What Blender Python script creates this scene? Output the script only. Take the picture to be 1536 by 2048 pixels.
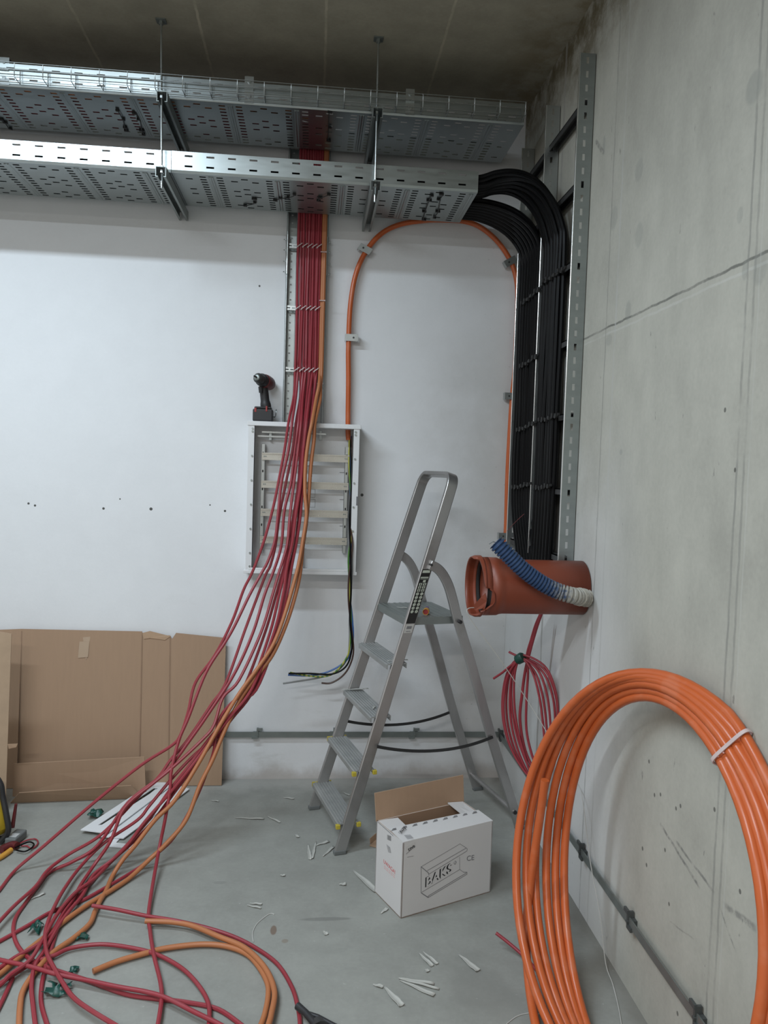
import bpy, bmesh, math, random
from mathutils import Vector, Matrix
random.seed(7)
C = bpy.context.scene.collection
for o in list(bpy.data.objects): bpy.data.objects.remove(o)

# ------------------------------------------------------------------ camera
CP = Vector((-1.0208, -3.9034, 1.6)); YAW, PITCH, ROLL, FPX = .0929, .054, .0315, 1538.0
cy, sy, cp, sp = math.cos(YAW), math.sin(YAW), math.cos(PITCH), math.sin(PITCH)
FW = Vector((sy*cp, cy*cp, -sp)); R0 = Vector((cy, -sy, 0)); U0 = R0.cross(FW)
RT = R0*math.cos(ROLL) + U0*math.sin(ROLL); UP = U0*math.cos(ROLL) - R0*math.sin(ROLL)
cam = bpy.data.cameras.new('camera'); cam.sensor_fit = 'VERTICAL'; cam.sensor_height = 36
cam.lens = FPX/2048*36; cam.clip_start = .05
co = bpy.data.objects.new('camera', cam); C.objects.link(co)
M = Matrix.Identity(4)
for i in range(3):
    M[i][0] = RT[i]; M[i][1] = UP[i]; M[i][2] = -FW[i]; M[i][3] = CP[i]
co.matrix_world = M
S = bpy.context.scene; S.camera = co

# ------------------------------------------------------------------ light
w = bpy.data.worlds.new('world'); S.world = w; w.use_nodes = True
w.node_tree.nodes['Background'].inputs[0].default_value = (1.0, .97, .93, 1)
w.node_tree.nodes['Background'].inputs[1].default_value = .34
def lamp(name, loc, sx, sy_, power, col=(1, 1, 1), rot=(0, 0, 0)):
    l = bpy.data.lights.new(name, 'AREA'); l.shape = 'RECTANGLE'; l.size = sx; l.size_y = sy_
    l.energy = power; l.color = col
    o = bpy.data.objects.new(name, l); C.objects.link(o); o.location = loc; o.rotation_euler = rot
lamp('ceiling_lamp', (-2.55, -1.65, 3.38), 1.5, .14, 32, (.76, .89, 1.0))
lamp('ceiling_lamp', (-2.3, -3.55, 3.38), 1.5, .14, 44, (.84, .93, 1.0))
lamp('ceiling_lamp', (-2.2, -6.0, 3.38), 1.5, .14, 50, (1.0, .98, .95))
vs = S.view_settings; vs.view_transform = 'Standard'; vs.look = 'None'; vs.gamma = 1; vs.use_curve_mapping = False
vs.exposure = .88

# ------------------------------------------------------------------ helpers
def ray(px, py): return FW + RT*((px-768)/FPX) - UP*((py-1024)/FPX)
def A(px, py, d=0.):            # the point of the plane y = -d seen there
    r = ray(px, py); return CP + r*((-d-CP.y)/r.y)
def RW(px, py, d=0.):           # plane x = -d
    r = ray(px, py); return CP + r*((-d-CP.x)/r.x)
def FL(px, py, h=0.):           # plane z = h
    r = ray(px, py); return CP + r*((h-CP.z)/r.z)
def V(*a): return Vector(a)

class MB:
    def __init__(s): s.b = bmesh.new(); s.m = 0
    def face(s, pts):
        try:
            f = s.b.faces.new([s.b.verts.new(p) for p in pts]); f.material_index = s.m; return f
        except ValueError: pass
    def hexa(s, p):             # 8 corners: bottom 4 (ccw), top 4
        v = [s.b.verts.new(q) for q in p]
        for q in ((3, 2, 1, 0), (4, 5, 6, 7), (0, 1, 5, 4), (1, 2, 6, 5), (2, 3, 7, 6), (3, 0, 4, 7)):
            f = s.b.faces.new([v[i] for i in q]); f.material_index = s.m
        return s
    def box(s, lo, hi):
        x0, y0, z0 = lo; x1, y1, z1 = hi
        return s.hexa([V(x0, y0, z0), V(x1, y0, z0), V(x1, y1, z0), V(x0, y1, z0), V(x0, y0, z1), V(x1, y0, z1), V(x1, y1, z1), V(x0, y1, z1)])
    def obox(s, c, ax, ay, az): # centre + half axes
        return s.hexa([c-ax-ay-az, c+ax-ay-az, c+ax+ay-az, c-ax+ay-az, c-ax-ay+az, c+ax-ay+az, c+ax+ay+az, c-ax+ay+az])
    def slab(s, q, t):          # quad (4 pts) given thickness vector
        return s.hexa([p for p in q] + [p+t for p in q])
    def tube(s, pts, r, n=10, caps=True, closed=False, sect=None, up=None):
        pts = [Vector(p) for p in pts]; N = len(pts); rings = []
        nrm = None
        for i, p in enumerate(pts):
            if closed: t = pts[(i+1) % N]-pts[i-1]
            else: t = pts[min(i+1, N-1)]-pts[max(i-1, 0)]
            if t.length < 1e-9: t = V(0, 0, 1)
            t.normalize()
            if up is not None: nn = up - t*up.dot(t)
            elif nrm is None:
                a = V(0, 0, 1) if abs(t.z) < .9 else V(1, 0, 0); nn = a - t*a.dot(t)
            else: nn = nrm - t*nrm.dot(t)
            nrm = nn.normalized(); bn = t.cross(nrm)
            rr = r[i] if isinstance(r, (list, tuple)) else r
            if sect: rings.append([s.b.verts.new(p+nrm*a+bn*b) for a, b in sect])
            else: rings.append([s.b.verts.new(p+(nrm*math.cos(2*math.pi*k/n)+bn*math.sin(2*math.pi*k/n))*rr) for k in range(n)])
        K = len(rings[0])
        for i in range(N if closed else N-1):
            a, b = rings[i], rings[(i+1) % N]
            for k in range(K):
                f = s.b.faces.new((a[k], a[(k+1) % K], b[(k+1) % K], b[k])); f.material_index = s.m
        if caps and not closed:
            for q in (rings[0][::-1], rings[-1]):
                f = s.b.faces.new(q); f.material_index = s.m
        return s
    def cyl(s, a, b, r, n=14): return s.tube([a, b], r, n)
    def lathe(s, o, ax, prof, n=24, caps=True):   # prof: (distance along axis, radius)
        ax = ax.normalized(); return s.tube([o+ax*d for d, _ in prof], [q for _, q in prof], n, caps, up=(V(0, 0, 1) if abs(ax.z) < .9 else V(1, 0, 0)))
    def prism(s, poly, t):      # polygon points + extrusion vector
        v0 = [s.b.verts.new(p) for p in poly]; v1 = [s.b.verts.new(p+t) for p in poly]
        n = len(poly); fs = [s.b.faces.new(v0[::-1]), s.b.faces.new(v1)]
        fs += [s.b.faces.new((v0[i], v0[(i+1) % n], v1[(i+1) % n], v1[i])) for i in range(n)]
        for f in fs: f.material_index = s.m
        return s
    def perf(s, o, u, v, cols, rows, hole):       # perforated sheet; hole(i,j) -> half sizes or None
        x = 0
        for i, cw in enumerate(cols):
            yy = 0
            for j, rh in enumerate(rows):
                P = lambda a, b: o+u*a+v*b
                h = hole(i, j)
                c4 = [(x, yy), (x+cw, yy), (x+cw, yy+rh), (x, yy+rh)]
                if h:
                    cx, cy_ = x+cw/2, yy+rh/2; a, b = h
                    i4 = [(cx-a, cy_-b), (cx+a, cy_-b), (cx+a, cy_+b), (cx-a, cy_+b)]
                    for k in range(4):
                        s.face([P(*c4[k]), P(*c4[(k+1) % 4]), P(*i4[(k+1) % 4]), P(*i4[k])])
                else: s.face([P(*q) for q in c4])
                yy += rh
            x += cw
        return s
    def build(s, name, mats, parent=None, smooth=40, solid=0, bevel=0, merge=False, base=None, label=None, sub=0):
        if merge: bmesh.ops.remove_doubles(s.b, verts=s.b.verts, dist=1e-5)
        bmesh.ops.recalc_face_normals(s.b, faces=s.b.faces)
        me = bpy.data.meshes.new(name); s.b.to_mesh(me); s.b.free()
        if not isinstance(mats, (list, tuple)): mats = [mats]
        for q in mats: me.materials.append(q)
        o = bpy.data.objects.new(name, me); C.objects.link(o)
        if parent is not None:
            rt = parent
            while rt.parent: rt = rt.parent
            off = Vector(rt.location); o.parent = parent
        else:
            if base is None:
                vv = [q.co for q in me.vertices]
                base = V((min(q.x for q in vv)+max(q.x for q in vv))/2, (min(q.y for q in vv)+max(q.y for q in vv))/2, min(q.z for q in vv))
            off = Vector(base); o.location = off
        me.transform(Matrix.Translation(-off))
        if smooth:
            me.polygons.foreach_set('use_smooth', [True]*len(me.polygons)); me.set_sharp_from_angle(angle=math.radians(smooth))
        if solid: q = o.modifiers.new('thickness', 'SOLIDIFY'); q.thickness = solid; q.offset = 0
        if bevel: q = o.modifiers.new('bevel', 'BEVEL'); q.width = bevel; q.segments = 2; q.limit_method = 'ANGLE'
        if sub: q = o.modifiers.new('sub', 'SUBSURF'); q.levels = sub; q.render_levels = sub
        if label: o['label'] = label
        return o

def thing(name, loc, label, cat, group=None):
    o = bpy.data.objects.new(name, None); C.objects.link(o); o.location = loc; o.empty_display_size = .05
    return tag(o, label, cat, group)
def tag(o, label, cat, group=None, kind=None):
    o['label'] = label; o['category'] = cat
    if group: o['group'] = group
    if kind: o['kind'] = kind
    return o
def copy_thing(src, loc, label, group):
    r = src.copy(); C.objects.link(r); r.location = loc; r['label'] = label; r['group'] = group
    for ch in list(src.children):
        c = ch.copy(); C.objects.link(c); c.parent = r
        for g in list(ch.children):
            d = g.copy(); C.objects.link(d); d.parent = c
    return r
def struct(o): o['kind'] = 'structure'; return o
def smooth(pts, n=8, closed=False):               # Catmull-Rom
    pts = [Vector(p) for p in pts]; out = []; N = len(pts)
    rng = range(N) if closed else range(N-1)
    for i in rng:
        if closed: p0, p1, p2, p3 = pts[i-1], pts[i], pts[(i+1) % N], pts[(i+2) % N]
        else: p0, p1, p2, p3 = pts[max(i-1, 0)], pts[i], pts[i+1], pts[min(i+2, N-1)]
        for k in range(n):
            t = k/n; out.append(.5*((2*p1)+(p2-p0)*t+(2*p0-5*p1+4*p2-p3)*t*t+(3*p1-p0-3*p2+p3)*t**3))
    if not closed: out.append(pts[-1])
    return out
ORD = ['first', 'second', 'third', 'fourth', 'fifth', 'sixth', 'seventh', 'eighth', 'ninth', 'tenth', 'eleventh', 'twelfth', 'thirteenth', 'fourteenth', 'fifteenth', 'sixteenth']

# ------------------------------------------------------------------ materials
def nd(nt, typ, **k):
    n = nt.nodes.new(typ)
    for a, b in k.items(): setattr(n, a, b)
    return n
def mth(nt, op, *a, clamp=False):
    n = nd(nt, 'ShaderNodeMath', operation=op, use_clamp=clamp)
    for i, q in enumerate(a):
        if isinstance(q, (int, float)): n.inputs[i].default_value = q
        else: nt.links.new(q, n.inputs[i])
    return n.outputs[0]
def noise(nt, vec, scale, detail=4, rough=.55):
    n = nd(nt, 'ShaderNodeTexNoise'); n.inputs['Scale'].default_value = scale
    n.inputs['Detail'].default_value = detail; n.inputs['Roughness'].default_value = rough
    nt.links.new(vec, n.inputs['Vector']); return n.outputs[0]
def ramp(nt, f, a, b): # smoothstep a..b
    n = nd(nt, 'ShaderNodeMapRange', interpolation_type='SMOOTHSTEP'); nt.links.new(f, n.inputs[0])
    n.inputs[1].default_value = a; n.inputs[2].default_value = b; return n.outputs[0]
def mix(nt, f, a, b):
    n = nd(nt, 'ShaderNodeMix', data_type='RGBA')
    for q, s in ((f, n.inputs[0]), (a, n.inputs[6]), (b, n.inputs[7])):
        if isinstance(q, (int, float)): s.default_value = q
        elif isinstance(q, tuple): s.default_value = (*q[:3], 1)
        else: nt.links.new(q, s)
    return n.outputs[2]
def scalev(nt, vec, s):
    n = nd(nt, 'ShaderNodeMapping'); n.inputs['Scale'].default_value = s; nt.links.new(vec, n.inputs[0]); return n.outputs[0]
def base_mat(name):
    m = bpy.data.materials.new(name); m.use_nodes = True; nt = m.node_tree
    return m, nt, nt.nodes['Principled BSDF']
def mat(name, col, rough=.5, metal=0., var=.12, scale=20, bump=0., bscale=80, stretch=None, spec=.5, dirt=None, dscale=6, damt=.5):
    m, nt, b = base_mat(name); b.inputs['Roughness'].default_value = rough; b.inputs['Metallic'].default_value = metal
    b.inputs['Specular IOR Level'].default_value = spec
    tc = nd(nt, 'ShaderNodeTexCoord').outputs['Object']
    v = scalev(nt, tc, stretch) if stretch else tc
    n = noise(nt, v, scale)
    c = mix(nt, n, tuple(q*(1-var) for q in col), tuple(min(1, q*(1+var)) for q in col))
    if dirt: c = mix(nt, mth(nt, 'MULTIPLY', ramp(nt, noise(nt, tc, dscale, 6), .5, .68), damt), c, dirt)
    nt.links.new(c, b.inputs['Base Color'])
    nt.links.new(mth(nt, 'ADD', mth(nt, 'MULTIPLY', n, .2), rough-.1, clamp=True), b.inputs['Roughness'])
    if bump:
        bn = nd(nt, 'ShaderNodeBump'); bn.inputs['Strength'].default_value = bump; bn.inputs['Distance'].default_value = .002
        nt.links.new(noise(nt, v, bscale), bn.inputs['Height']); nt.links.new(bn.outputs[0], b.inputs['Normal'])
    return m
def two_tone(name, col_a, col_b, rough, axis_dot=None):  # striped insulation
    m, nt, b = base_mat(name); b.inputs['Roughness'].default_value = rough
    tc = nd(nt, 'ShaderNodeTexCoord').outputs['Object']
    wv = nd(nt, 'ShaderNodeTexWave'); wv.inputs['Scale'].default_value = 14; wv.inputs['Distortion'].default_value = .3
    nt.links.new(tc, wv.inputs[0])
    nt.links.new(mix(nt, ramp(nt, wv.outputs['Fac'], .45, .55), col_a, col_b), b.inputs['Base Color']); return m

galv = mat('galvanized_steel', (.35, .385, .385), .36, .92, .10, 9, stretch=(1, 6, 6))
galv_new = mat('bright_galvanized_steel', (.46, .49, .49), .30, .9, .08, 12)
galv_dull = mat('dull_galvanized_steel', (.26, .285, .275), .46, .75, .16, 16)
zinc_yellow = mat('passivated_zinc', (.52, .515, .47), .28, .85, .12, 14)
galv_highlight = mat('zinc_edge_highlight', (.62, .64, .64), .22, .95, .04)  # paler zinc: bright highlight along the ladder rail edges, put into the colour
clamp_steel = mat('weathered_clamp_steel', (.10, .108, .106), .5, .5)
dark_steel = mat('dark_steel', (.06, .06, .06), .5, .5)
alu = mat('brushed_aluminium', (.44, .43, .425), .36, .8, .12, 14, stretch=(1, 1, .15), dirt=(.26, .25, .23), damt=.35)
alu_tread = mat('ribbed_aluminium', (.36, .37, .365), .5, .6, .14, 12, dirt=(.44, .44, .43), damt=.5)
white_paint = mat('white_powder_coat', (.70, .71, .72), .3, 0, .02)
white_panel = mat('white_sheet_panel', (.70, .72, .74), .4, 0, .02)
red_pvc = mat('red_cable_sheath', (.27, .026, .038), .45, 0, .12, 10, dirt=(.30, .09, .10), damt=.25)
orange_pvc = mat('orange_cable_sheath', (.50, .105, .026), .33, 0, .07, 10, dirt=(.55, .20, .11), damt=.3, dscale=12)
lt_orange = mat('light_orange_cable_sheath', (.40, .145, .055), .5, 0, .10, 10)
black_pvc = mat('black_cable_sheath', (.0022, .0022, .0025), .42, 0, .2, 10, spec=.14)
copper = mat('copper', (.75, .35, .18), .4, .9)
white_tie = mat('white_nylon', (.50, .40, .39), .5)
black_nylon = mat('black_nylon', (.012, .012, .012), .5)
black_plastic = mat('black_plastic', (.018, .018, .02), .5)
dark_red_plastic = mat('dark_red_plastic', (.10, .012, .014), .45)
red_plastic = mat('red_plastic', (.28, .025, .025), .4)
card = mat('brown_cardboard', (.36, .243, .163), .85, 0, .06, 5, bump=.15, bscale=60, stretch=(14, 14, 1), spec=.2)
card_dark = mat('inner_cardboard', (.34, .22, .145), .85, 0, .06, 5, spec=.2)
card_white = mat('white_cardboard', (.57, .56, .555), .7, 0, .03, 8, spec=.3)
ink = mat('black_ink', (.02, .02, .022), .7); ink_grey = mat('grey_ink', (.16, .16, .17), .7)
ink_red = mat('red_ink', (.62, .16, .16), .7)
tape_clear = mat('clear_tape', (.42, .31, .22), .15, 0, .05)
terracotta = mat('orange_brown_pipe_plastic', (.19, .040, .018), .42, 0, .08, 6, dirt=(.24, .07, .04), damt=.35)
terracotta_dark = mat('pipe_inside', (.19, .04, .018), .6)
rubber = mat('black_rubber', (.012, .012, .012), .6)
plaster = mat('dried_plaster', (.36, .345, .30), .9, 0, .2, 60, bump=.8, bscale=120)
green_film = mat('green_film', (.006, .06, .045), .4, 0, .25, 30)
scrap_mat = mat('pale_grey_plastic', (.42, .42, .39), .55, 0, .1, 30)
yellow_fab = mat('yellow_plastic', (.42, .29, .02), .5)
amber = mat('amber_plastic', (.55, .27, .04), .4)
grey_plastic = mat('grey_plastic', (.13, .14, .14), .5)
string_mat = mat('white_string', (.46, .455, .43), .8)
blue_wire = mat('blue_insulation', (.06, .15, .40), .4); brown_wire = mat('brown_insulation', (.06, .028, .02), .4)
grey_wire = mat('grey_insulation', (.22, .23, .23), .4); yg_wire = two_tone('yellow_green_insulation', (.42, .40, .07), (.06, .18, .03), .4)
paper = mat('paper', (.78, .78, .82), .8)
label_black = mat('sticker_black', (.012, .012, .012), .4); label_white = mat('sticker_white', (.42, .45, .38), .5)
yellow_cap = mat('yellow_cap', (.46, .37, .04), .5); purple = mat('purple_plastic', (.10, .03, .22), .4)

def blue_hose():
    m, nt, b = base_mat('blue_conduit_plastered_end'); b.inputs['Roughness'].default_value = .5
    g = nd(nt, 'ShaderNodeNewGeometry').outputs['Position']
    sx = nd(nt, 'ShaderNodeSeparateXYZ'); nt.links.new(g, sx.inputs[0])
    f = mth(nt, 'ADD', sx.outputs[0], mth(nt, 'MULTIPLY', mth(nt, 'SUBTRACT', noise(nt, g, 60), .5), .22))
    c = mix(nt, ramp(nt, f, -.19, -.085), mix(nt, noise(nt, g, 25), (.016, .043, .115), (.035, .075, .165)), (.36, .35, .31))
    nt.links.new(c, b.inputs['Base Color']); return m
hose_mat = blue_hose()

def surface(name, col, var, lines=(), spots=(), extra=None, rough=.85, bump=.25, stretch=(1, 1, 1), scratches=()):
    """concrete / plaster with noise, seam lines [(axis, value, halfwidth, colour, strength)], spots [(point, r along, rz, colour)]"""
    m, nt, b = base_mat(name); b.inputs['Roughness'].default_value = rough; b.inputs['Specular IOR Level'].default_value = .25
    g = nd(nt, 'ShaderNodeNewGeometry').outputs['Position']
    sx = nd(nt, 'ShaderNodeSeparateXYZ'); nt.links.new(g, sx.inputs[0]); ax = sx.outputs
    gs = scalev(nt, g, stretch)
    n1 = noise(nt, gs, 1.3, 6, .6); n2 = noise(nt, gs, 9, 6, .6); n3 = noise(nt, g, 70, 4)
    f = mth(nt, 'ADD', mth(nt, 'MULTIPLY', n1, .55), mth(nt, 'ADD', mth(nt, 'MULTIPLY', n2, .3), mth(nt, 'MULTIPLY', n3, .15)))
    f = ramp(nt, f, .3, .7)
    c = mix(nt, f, tuple(q*(1-var) for q in col), tuple(q*(1+var) for q in col))
    if extra: c = extra(nt, c, g, ax)
    wob = mth(nt, 'MULTIPLY', mth(nt, 'SUBTRACT', noise(nt, g, 14, 3), .5), .012)
    brk = noise(nt, g, 5, 5, .7)
    for a, val, hw, cc, st in lines:
        d = mth(nt, 'ABSOLUTE', mth(nt, 'SUBTRACT', mth(nt, 'ADD', ax[a], wob), val))
        k = mth(nt, 'SUBTRACT', 1, ramp(nt, d, hw*.5, hw*1.3))
        k = mth(nt, 'MULTIPLY', mth(nt, 'MULTIPLY', k, ramp(nt, brk, .25, .6)), st)
        c = mix(nt, k, c, cc)
    for p, r, rz, cc, st in spots:
        ha = 1 if 'right' in name else 0
        dh = mth(nt, 'DIVIDE', mth(nt, 'SUBTRACT', ax[ha], p[ha]), r)
        va = 1 if 'floor' in name else 2
        dv = mth(nt, 'DIVIDE', mth(nt, 'SUBTRACT', ax[va], p[va]), rz)
        d = mth(nt, 'SQRT', mth(nt, 'ADD', mth(nt, 'MULTIPLY', dh, dh), mth(nt, 'MULTIPLY', dv, dv)))
        d = mth(nt, 'ADD', d, mth(nt, 'MULTIPLY', mth(nt, 'SUBTRACT', brk, .5), .6))
        k = mth(nt, 'MULTIPLY', mth(nt, 'SUBTRACT', 1, ramp(nt, d, .75, 1.1)), st)
        c = mix(nt, k, c, cc)
    for p, q, hw, st in scratches:                     # scrapes on the right wall, from p to q
        L = math.hypot(q.y-p.y, q.z-p.z); ty, tz = (q.y-p.y)/L, (q.z-p.z)/L
        a, e = mth(nt, 'SUBTRACT', ax[1], p.y), mth(nt, 'SUBTRACT', mth(nt, 'ADD', ax[2], wob), p.z)
        al = mth(nt, 'ADD', mth(nt, 'MULTIPLY', a, ty), mth(nt, 'MULTIPLY', e, tz))
        pe_ = mth(nt, 'ABSOLUTE', mth(nt, 'SUBTRACT', mth(nt, 'MULTIPLY', a, tz), mth(nt, 'MULTIPLY', e, ty)))
        k = mth(nt, 'MULTIPLY', mth(nt, 'SUBTRACT', 1, ramp(nt, pe_, hw*.3, hw)), mth(nt, 'MULTIPLY', ramp(nt, al, 0, .02), mth(nt, 'SUBTRACT', 1, ramp(nt, al, L-.03, L))))
        c = mix(nt, mth(nt, 'MULTIPLY', mth(nt, 'MULTIPLY', k, ramp(nt, noise(nt, g, 22, 5, .7), .35, .6)), st), c, (.13, .13, .125))
    nt.links.new(c, b.inputs['Base Color'])
    bn = nd(nt, 'ShaderNodeBump'); bn.inputs['Strength'].default_value = bump; bn.inputs['Distance'].default_value = .004
    nt.links.new(mth(nt, 'ADD', n2, mth(nt, 'MULTIPLY', n3, .4)), bn.inputs['Height']); nt.links.new(bn.outputs[0], b.inputs['Normal'])
    return m

H = 3.427
DK = (.06, .06, .055)
# back wall: white paint, grey towards the corner, dirty foot, drill holes
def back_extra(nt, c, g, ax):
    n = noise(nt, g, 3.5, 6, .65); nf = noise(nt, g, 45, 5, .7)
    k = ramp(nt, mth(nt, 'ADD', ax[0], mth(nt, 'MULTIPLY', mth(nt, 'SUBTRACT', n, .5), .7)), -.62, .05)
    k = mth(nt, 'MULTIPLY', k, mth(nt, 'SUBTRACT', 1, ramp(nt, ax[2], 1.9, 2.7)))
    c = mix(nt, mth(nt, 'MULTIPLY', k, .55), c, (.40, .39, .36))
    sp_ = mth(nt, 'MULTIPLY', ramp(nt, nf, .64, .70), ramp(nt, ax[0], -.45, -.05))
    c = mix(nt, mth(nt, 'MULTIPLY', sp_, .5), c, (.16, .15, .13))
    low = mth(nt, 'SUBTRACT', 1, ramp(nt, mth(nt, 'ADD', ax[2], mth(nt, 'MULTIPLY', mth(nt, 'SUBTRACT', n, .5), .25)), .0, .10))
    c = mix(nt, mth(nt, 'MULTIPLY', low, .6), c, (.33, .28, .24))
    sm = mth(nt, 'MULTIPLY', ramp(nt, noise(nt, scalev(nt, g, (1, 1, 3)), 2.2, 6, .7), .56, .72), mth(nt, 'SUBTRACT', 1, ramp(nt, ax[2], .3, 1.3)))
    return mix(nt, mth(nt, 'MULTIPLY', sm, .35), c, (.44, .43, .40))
bspots = [(A(*q), r, r, DK, .95) for q, r in (((57, 1007), .006), ((70, 1011), .006), ((207, 1017), .007), ((302, 1018), .008), ((450, 1022), .006), ((724, 990), .008), ((519, 572), .005), ((420, 1010), .004), ((240, 998), .004))]
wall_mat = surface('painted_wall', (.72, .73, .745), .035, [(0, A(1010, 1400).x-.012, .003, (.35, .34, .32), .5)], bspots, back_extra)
# right wall: shuttered concrete with seams and tie-hole patches
def right_extra(nt, c, g, ax):
    n = noise(nt, g, 2.2, 6, .65)
    k = mth(nt, 'SUBTRACT', 1, ramp(nt, mth(nt, 'ADD', ax[2], mth(nt, 'MULTIPLY', mth(nt, 'SUBTRACT', n, .5), .9)), .9, 1.9))
    k = mth(nt, 'MULTIPLY', k, ramp(nt, mth(nt, 'ADD', ax[1], mth(nt, 'MULTIPLY', n, .3)), -1.55, -1.05))
    c = mix(nt, mth(nt, 'MULTIPLY', k, .75), c, (.64, .645, .65))
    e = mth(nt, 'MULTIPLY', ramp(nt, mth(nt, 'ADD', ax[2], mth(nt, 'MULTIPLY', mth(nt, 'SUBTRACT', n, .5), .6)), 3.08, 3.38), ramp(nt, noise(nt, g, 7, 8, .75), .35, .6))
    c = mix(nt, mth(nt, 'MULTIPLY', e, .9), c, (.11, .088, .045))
    s = ramp(nt, noise(nt, scalev(nt, g, (1, 1, .35)), 34, 4, .6), .68, .73)
    return mix(nt, mth(nt, 'MULTIPLY', s, .55), c, (.12, .12, .115))
SE = (.20, .20, .185)
ya, yb = RW(1240, 60).y, RW(1524, 300).y
rlines = [(2, 2.128, .0042, (.14, .14, .125), .9), (2, 2.105, .004, (.50, .50, .47), .5), (1, ya, .005, SE, .55), (1, yb, .005, SE, .5), (1, yb-.02, .003, (.46, .46, .43), .4),
          (1, RW(1082, 1300).y, .012, (.30, .29, .27), .8), (1, RW(1200, 1300).y, .006, (.44, .44, .42), .6), (1, RW(1425, 1800).y, .005, SE, .6)]
GR = (.24, .25, .23)
rspots = [(RW(*q), r*.72, rz*.72, GR, st*.6) for q, r, rz, st in (((1278, 340), .045, .05, .55), ((1228, 436), .05, .06, .55), ((1278, 470), .045, .06, .5), ((1256, 622), .035, .05, .6), ((1218, 680), .04, .03, .5), ((1508, 175), .05, .055, .7),
          ((1453, 122), .05, .08, .22), ((1520, 535), .045, .06, .5), ((1490, 540), .02, .035, .6), ((1208, 290), .018, .05, .7), ((1242, 904), .018, .015, .6), ((1480, 430), .02, .03, .5))]
rspots += [(RW(*q), .0055, .0065, DK, .75) for q in ((1298, 1523), (1321, 1589), (1309, 1590), (1352, 1617), (1361, 1612), (1293, 1730), (1285, 1697), (1330, 1700), (1338, 1808), (1480, 1783), (1355, 2027), (1429, 1619), (1450, 820), (1470, 940))]
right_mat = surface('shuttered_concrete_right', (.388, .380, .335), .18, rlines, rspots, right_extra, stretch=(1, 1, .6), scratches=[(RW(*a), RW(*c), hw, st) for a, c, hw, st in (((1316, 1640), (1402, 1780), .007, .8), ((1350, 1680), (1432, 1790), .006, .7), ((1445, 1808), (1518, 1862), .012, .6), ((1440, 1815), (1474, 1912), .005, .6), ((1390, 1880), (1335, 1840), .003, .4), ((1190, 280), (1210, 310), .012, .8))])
# ceiling
clines = [(0, FL(*q, H).x, .006, (.52, .47, .37), .8) for q in ((205, 135), (415, 110), (650, 120), (885, 90))]
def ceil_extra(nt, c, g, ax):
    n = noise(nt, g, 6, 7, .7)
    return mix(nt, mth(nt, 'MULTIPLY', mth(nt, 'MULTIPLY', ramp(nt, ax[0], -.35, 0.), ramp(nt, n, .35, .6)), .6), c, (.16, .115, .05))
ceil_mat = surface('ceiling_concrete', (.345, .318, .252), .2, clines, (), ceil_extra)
# floor
def floor_extra(nt, c, g, ax):
    n = noise(nt, g, 2.6, 7, .65)
    c = mix(nt, mth(nt, 'MULTIPLY', ramp(nt, n, .52, .68), .40), c, (.20, .20, .185))
    d = mth(nt, 'MULTIPLY', ramp(nt, mth(nt, 'ADD', ax[1], mth(nt, 'MULTIPLY', mth(nt, 'SUBTRACT', n, .5), .5)), -.22, -.02), .6)
    c = mix(nt, d, c, (.42, .41, .385))
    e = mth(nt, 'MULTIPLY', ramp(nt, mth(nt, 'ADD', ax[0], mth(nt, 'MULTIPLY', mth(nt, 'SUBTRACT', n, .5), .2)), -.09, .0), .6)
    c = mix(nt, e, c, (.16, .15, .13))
    p = ramp(nt, noise(nt, g, 55, 3), .70, .74)
    return mix(nt, mth(nt, 'MULTIPLY', p, .3), c, (.5, .5, .48))
fspots = [(FL(*q), r, rz, cc, st) for q, r, rz, cc, st in (((547, 1860), .012, .03, (.14, .08, .05), .7), ((570, 1882), .012, .012, (.2, .15, .11), .5), ((652, 1838), .10, .012, (.16, .16, .15), .6), ((440, 1765), .03, .012, (.2, .2, .19), .5), ((960, 1975), .10, .10, (.2, .2, .185), .3), ((700, 1667), .06, .01, (.2, .2, .19), .5))]
floor_mat = surface('concrete_floor', (.276, .280, .258), .17, (), fspots, floor_extra, rough=.7, bump=.12)

# ------------------------------------------------------------------ room
def slab(name, lo, hi, m): return struct(MB().box(lo, hi).build(name, m, smooth=0))
slab('floor', (-7, -9, -.2), (.2, .2, 0), floor_mat)
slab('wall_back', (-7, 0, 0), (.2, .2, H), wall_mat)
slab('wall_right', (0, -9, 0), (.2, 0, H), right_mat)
slab('ceiling', (-7, -9, H), (.2, .2, H+.2), ceil_mat)

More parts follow.
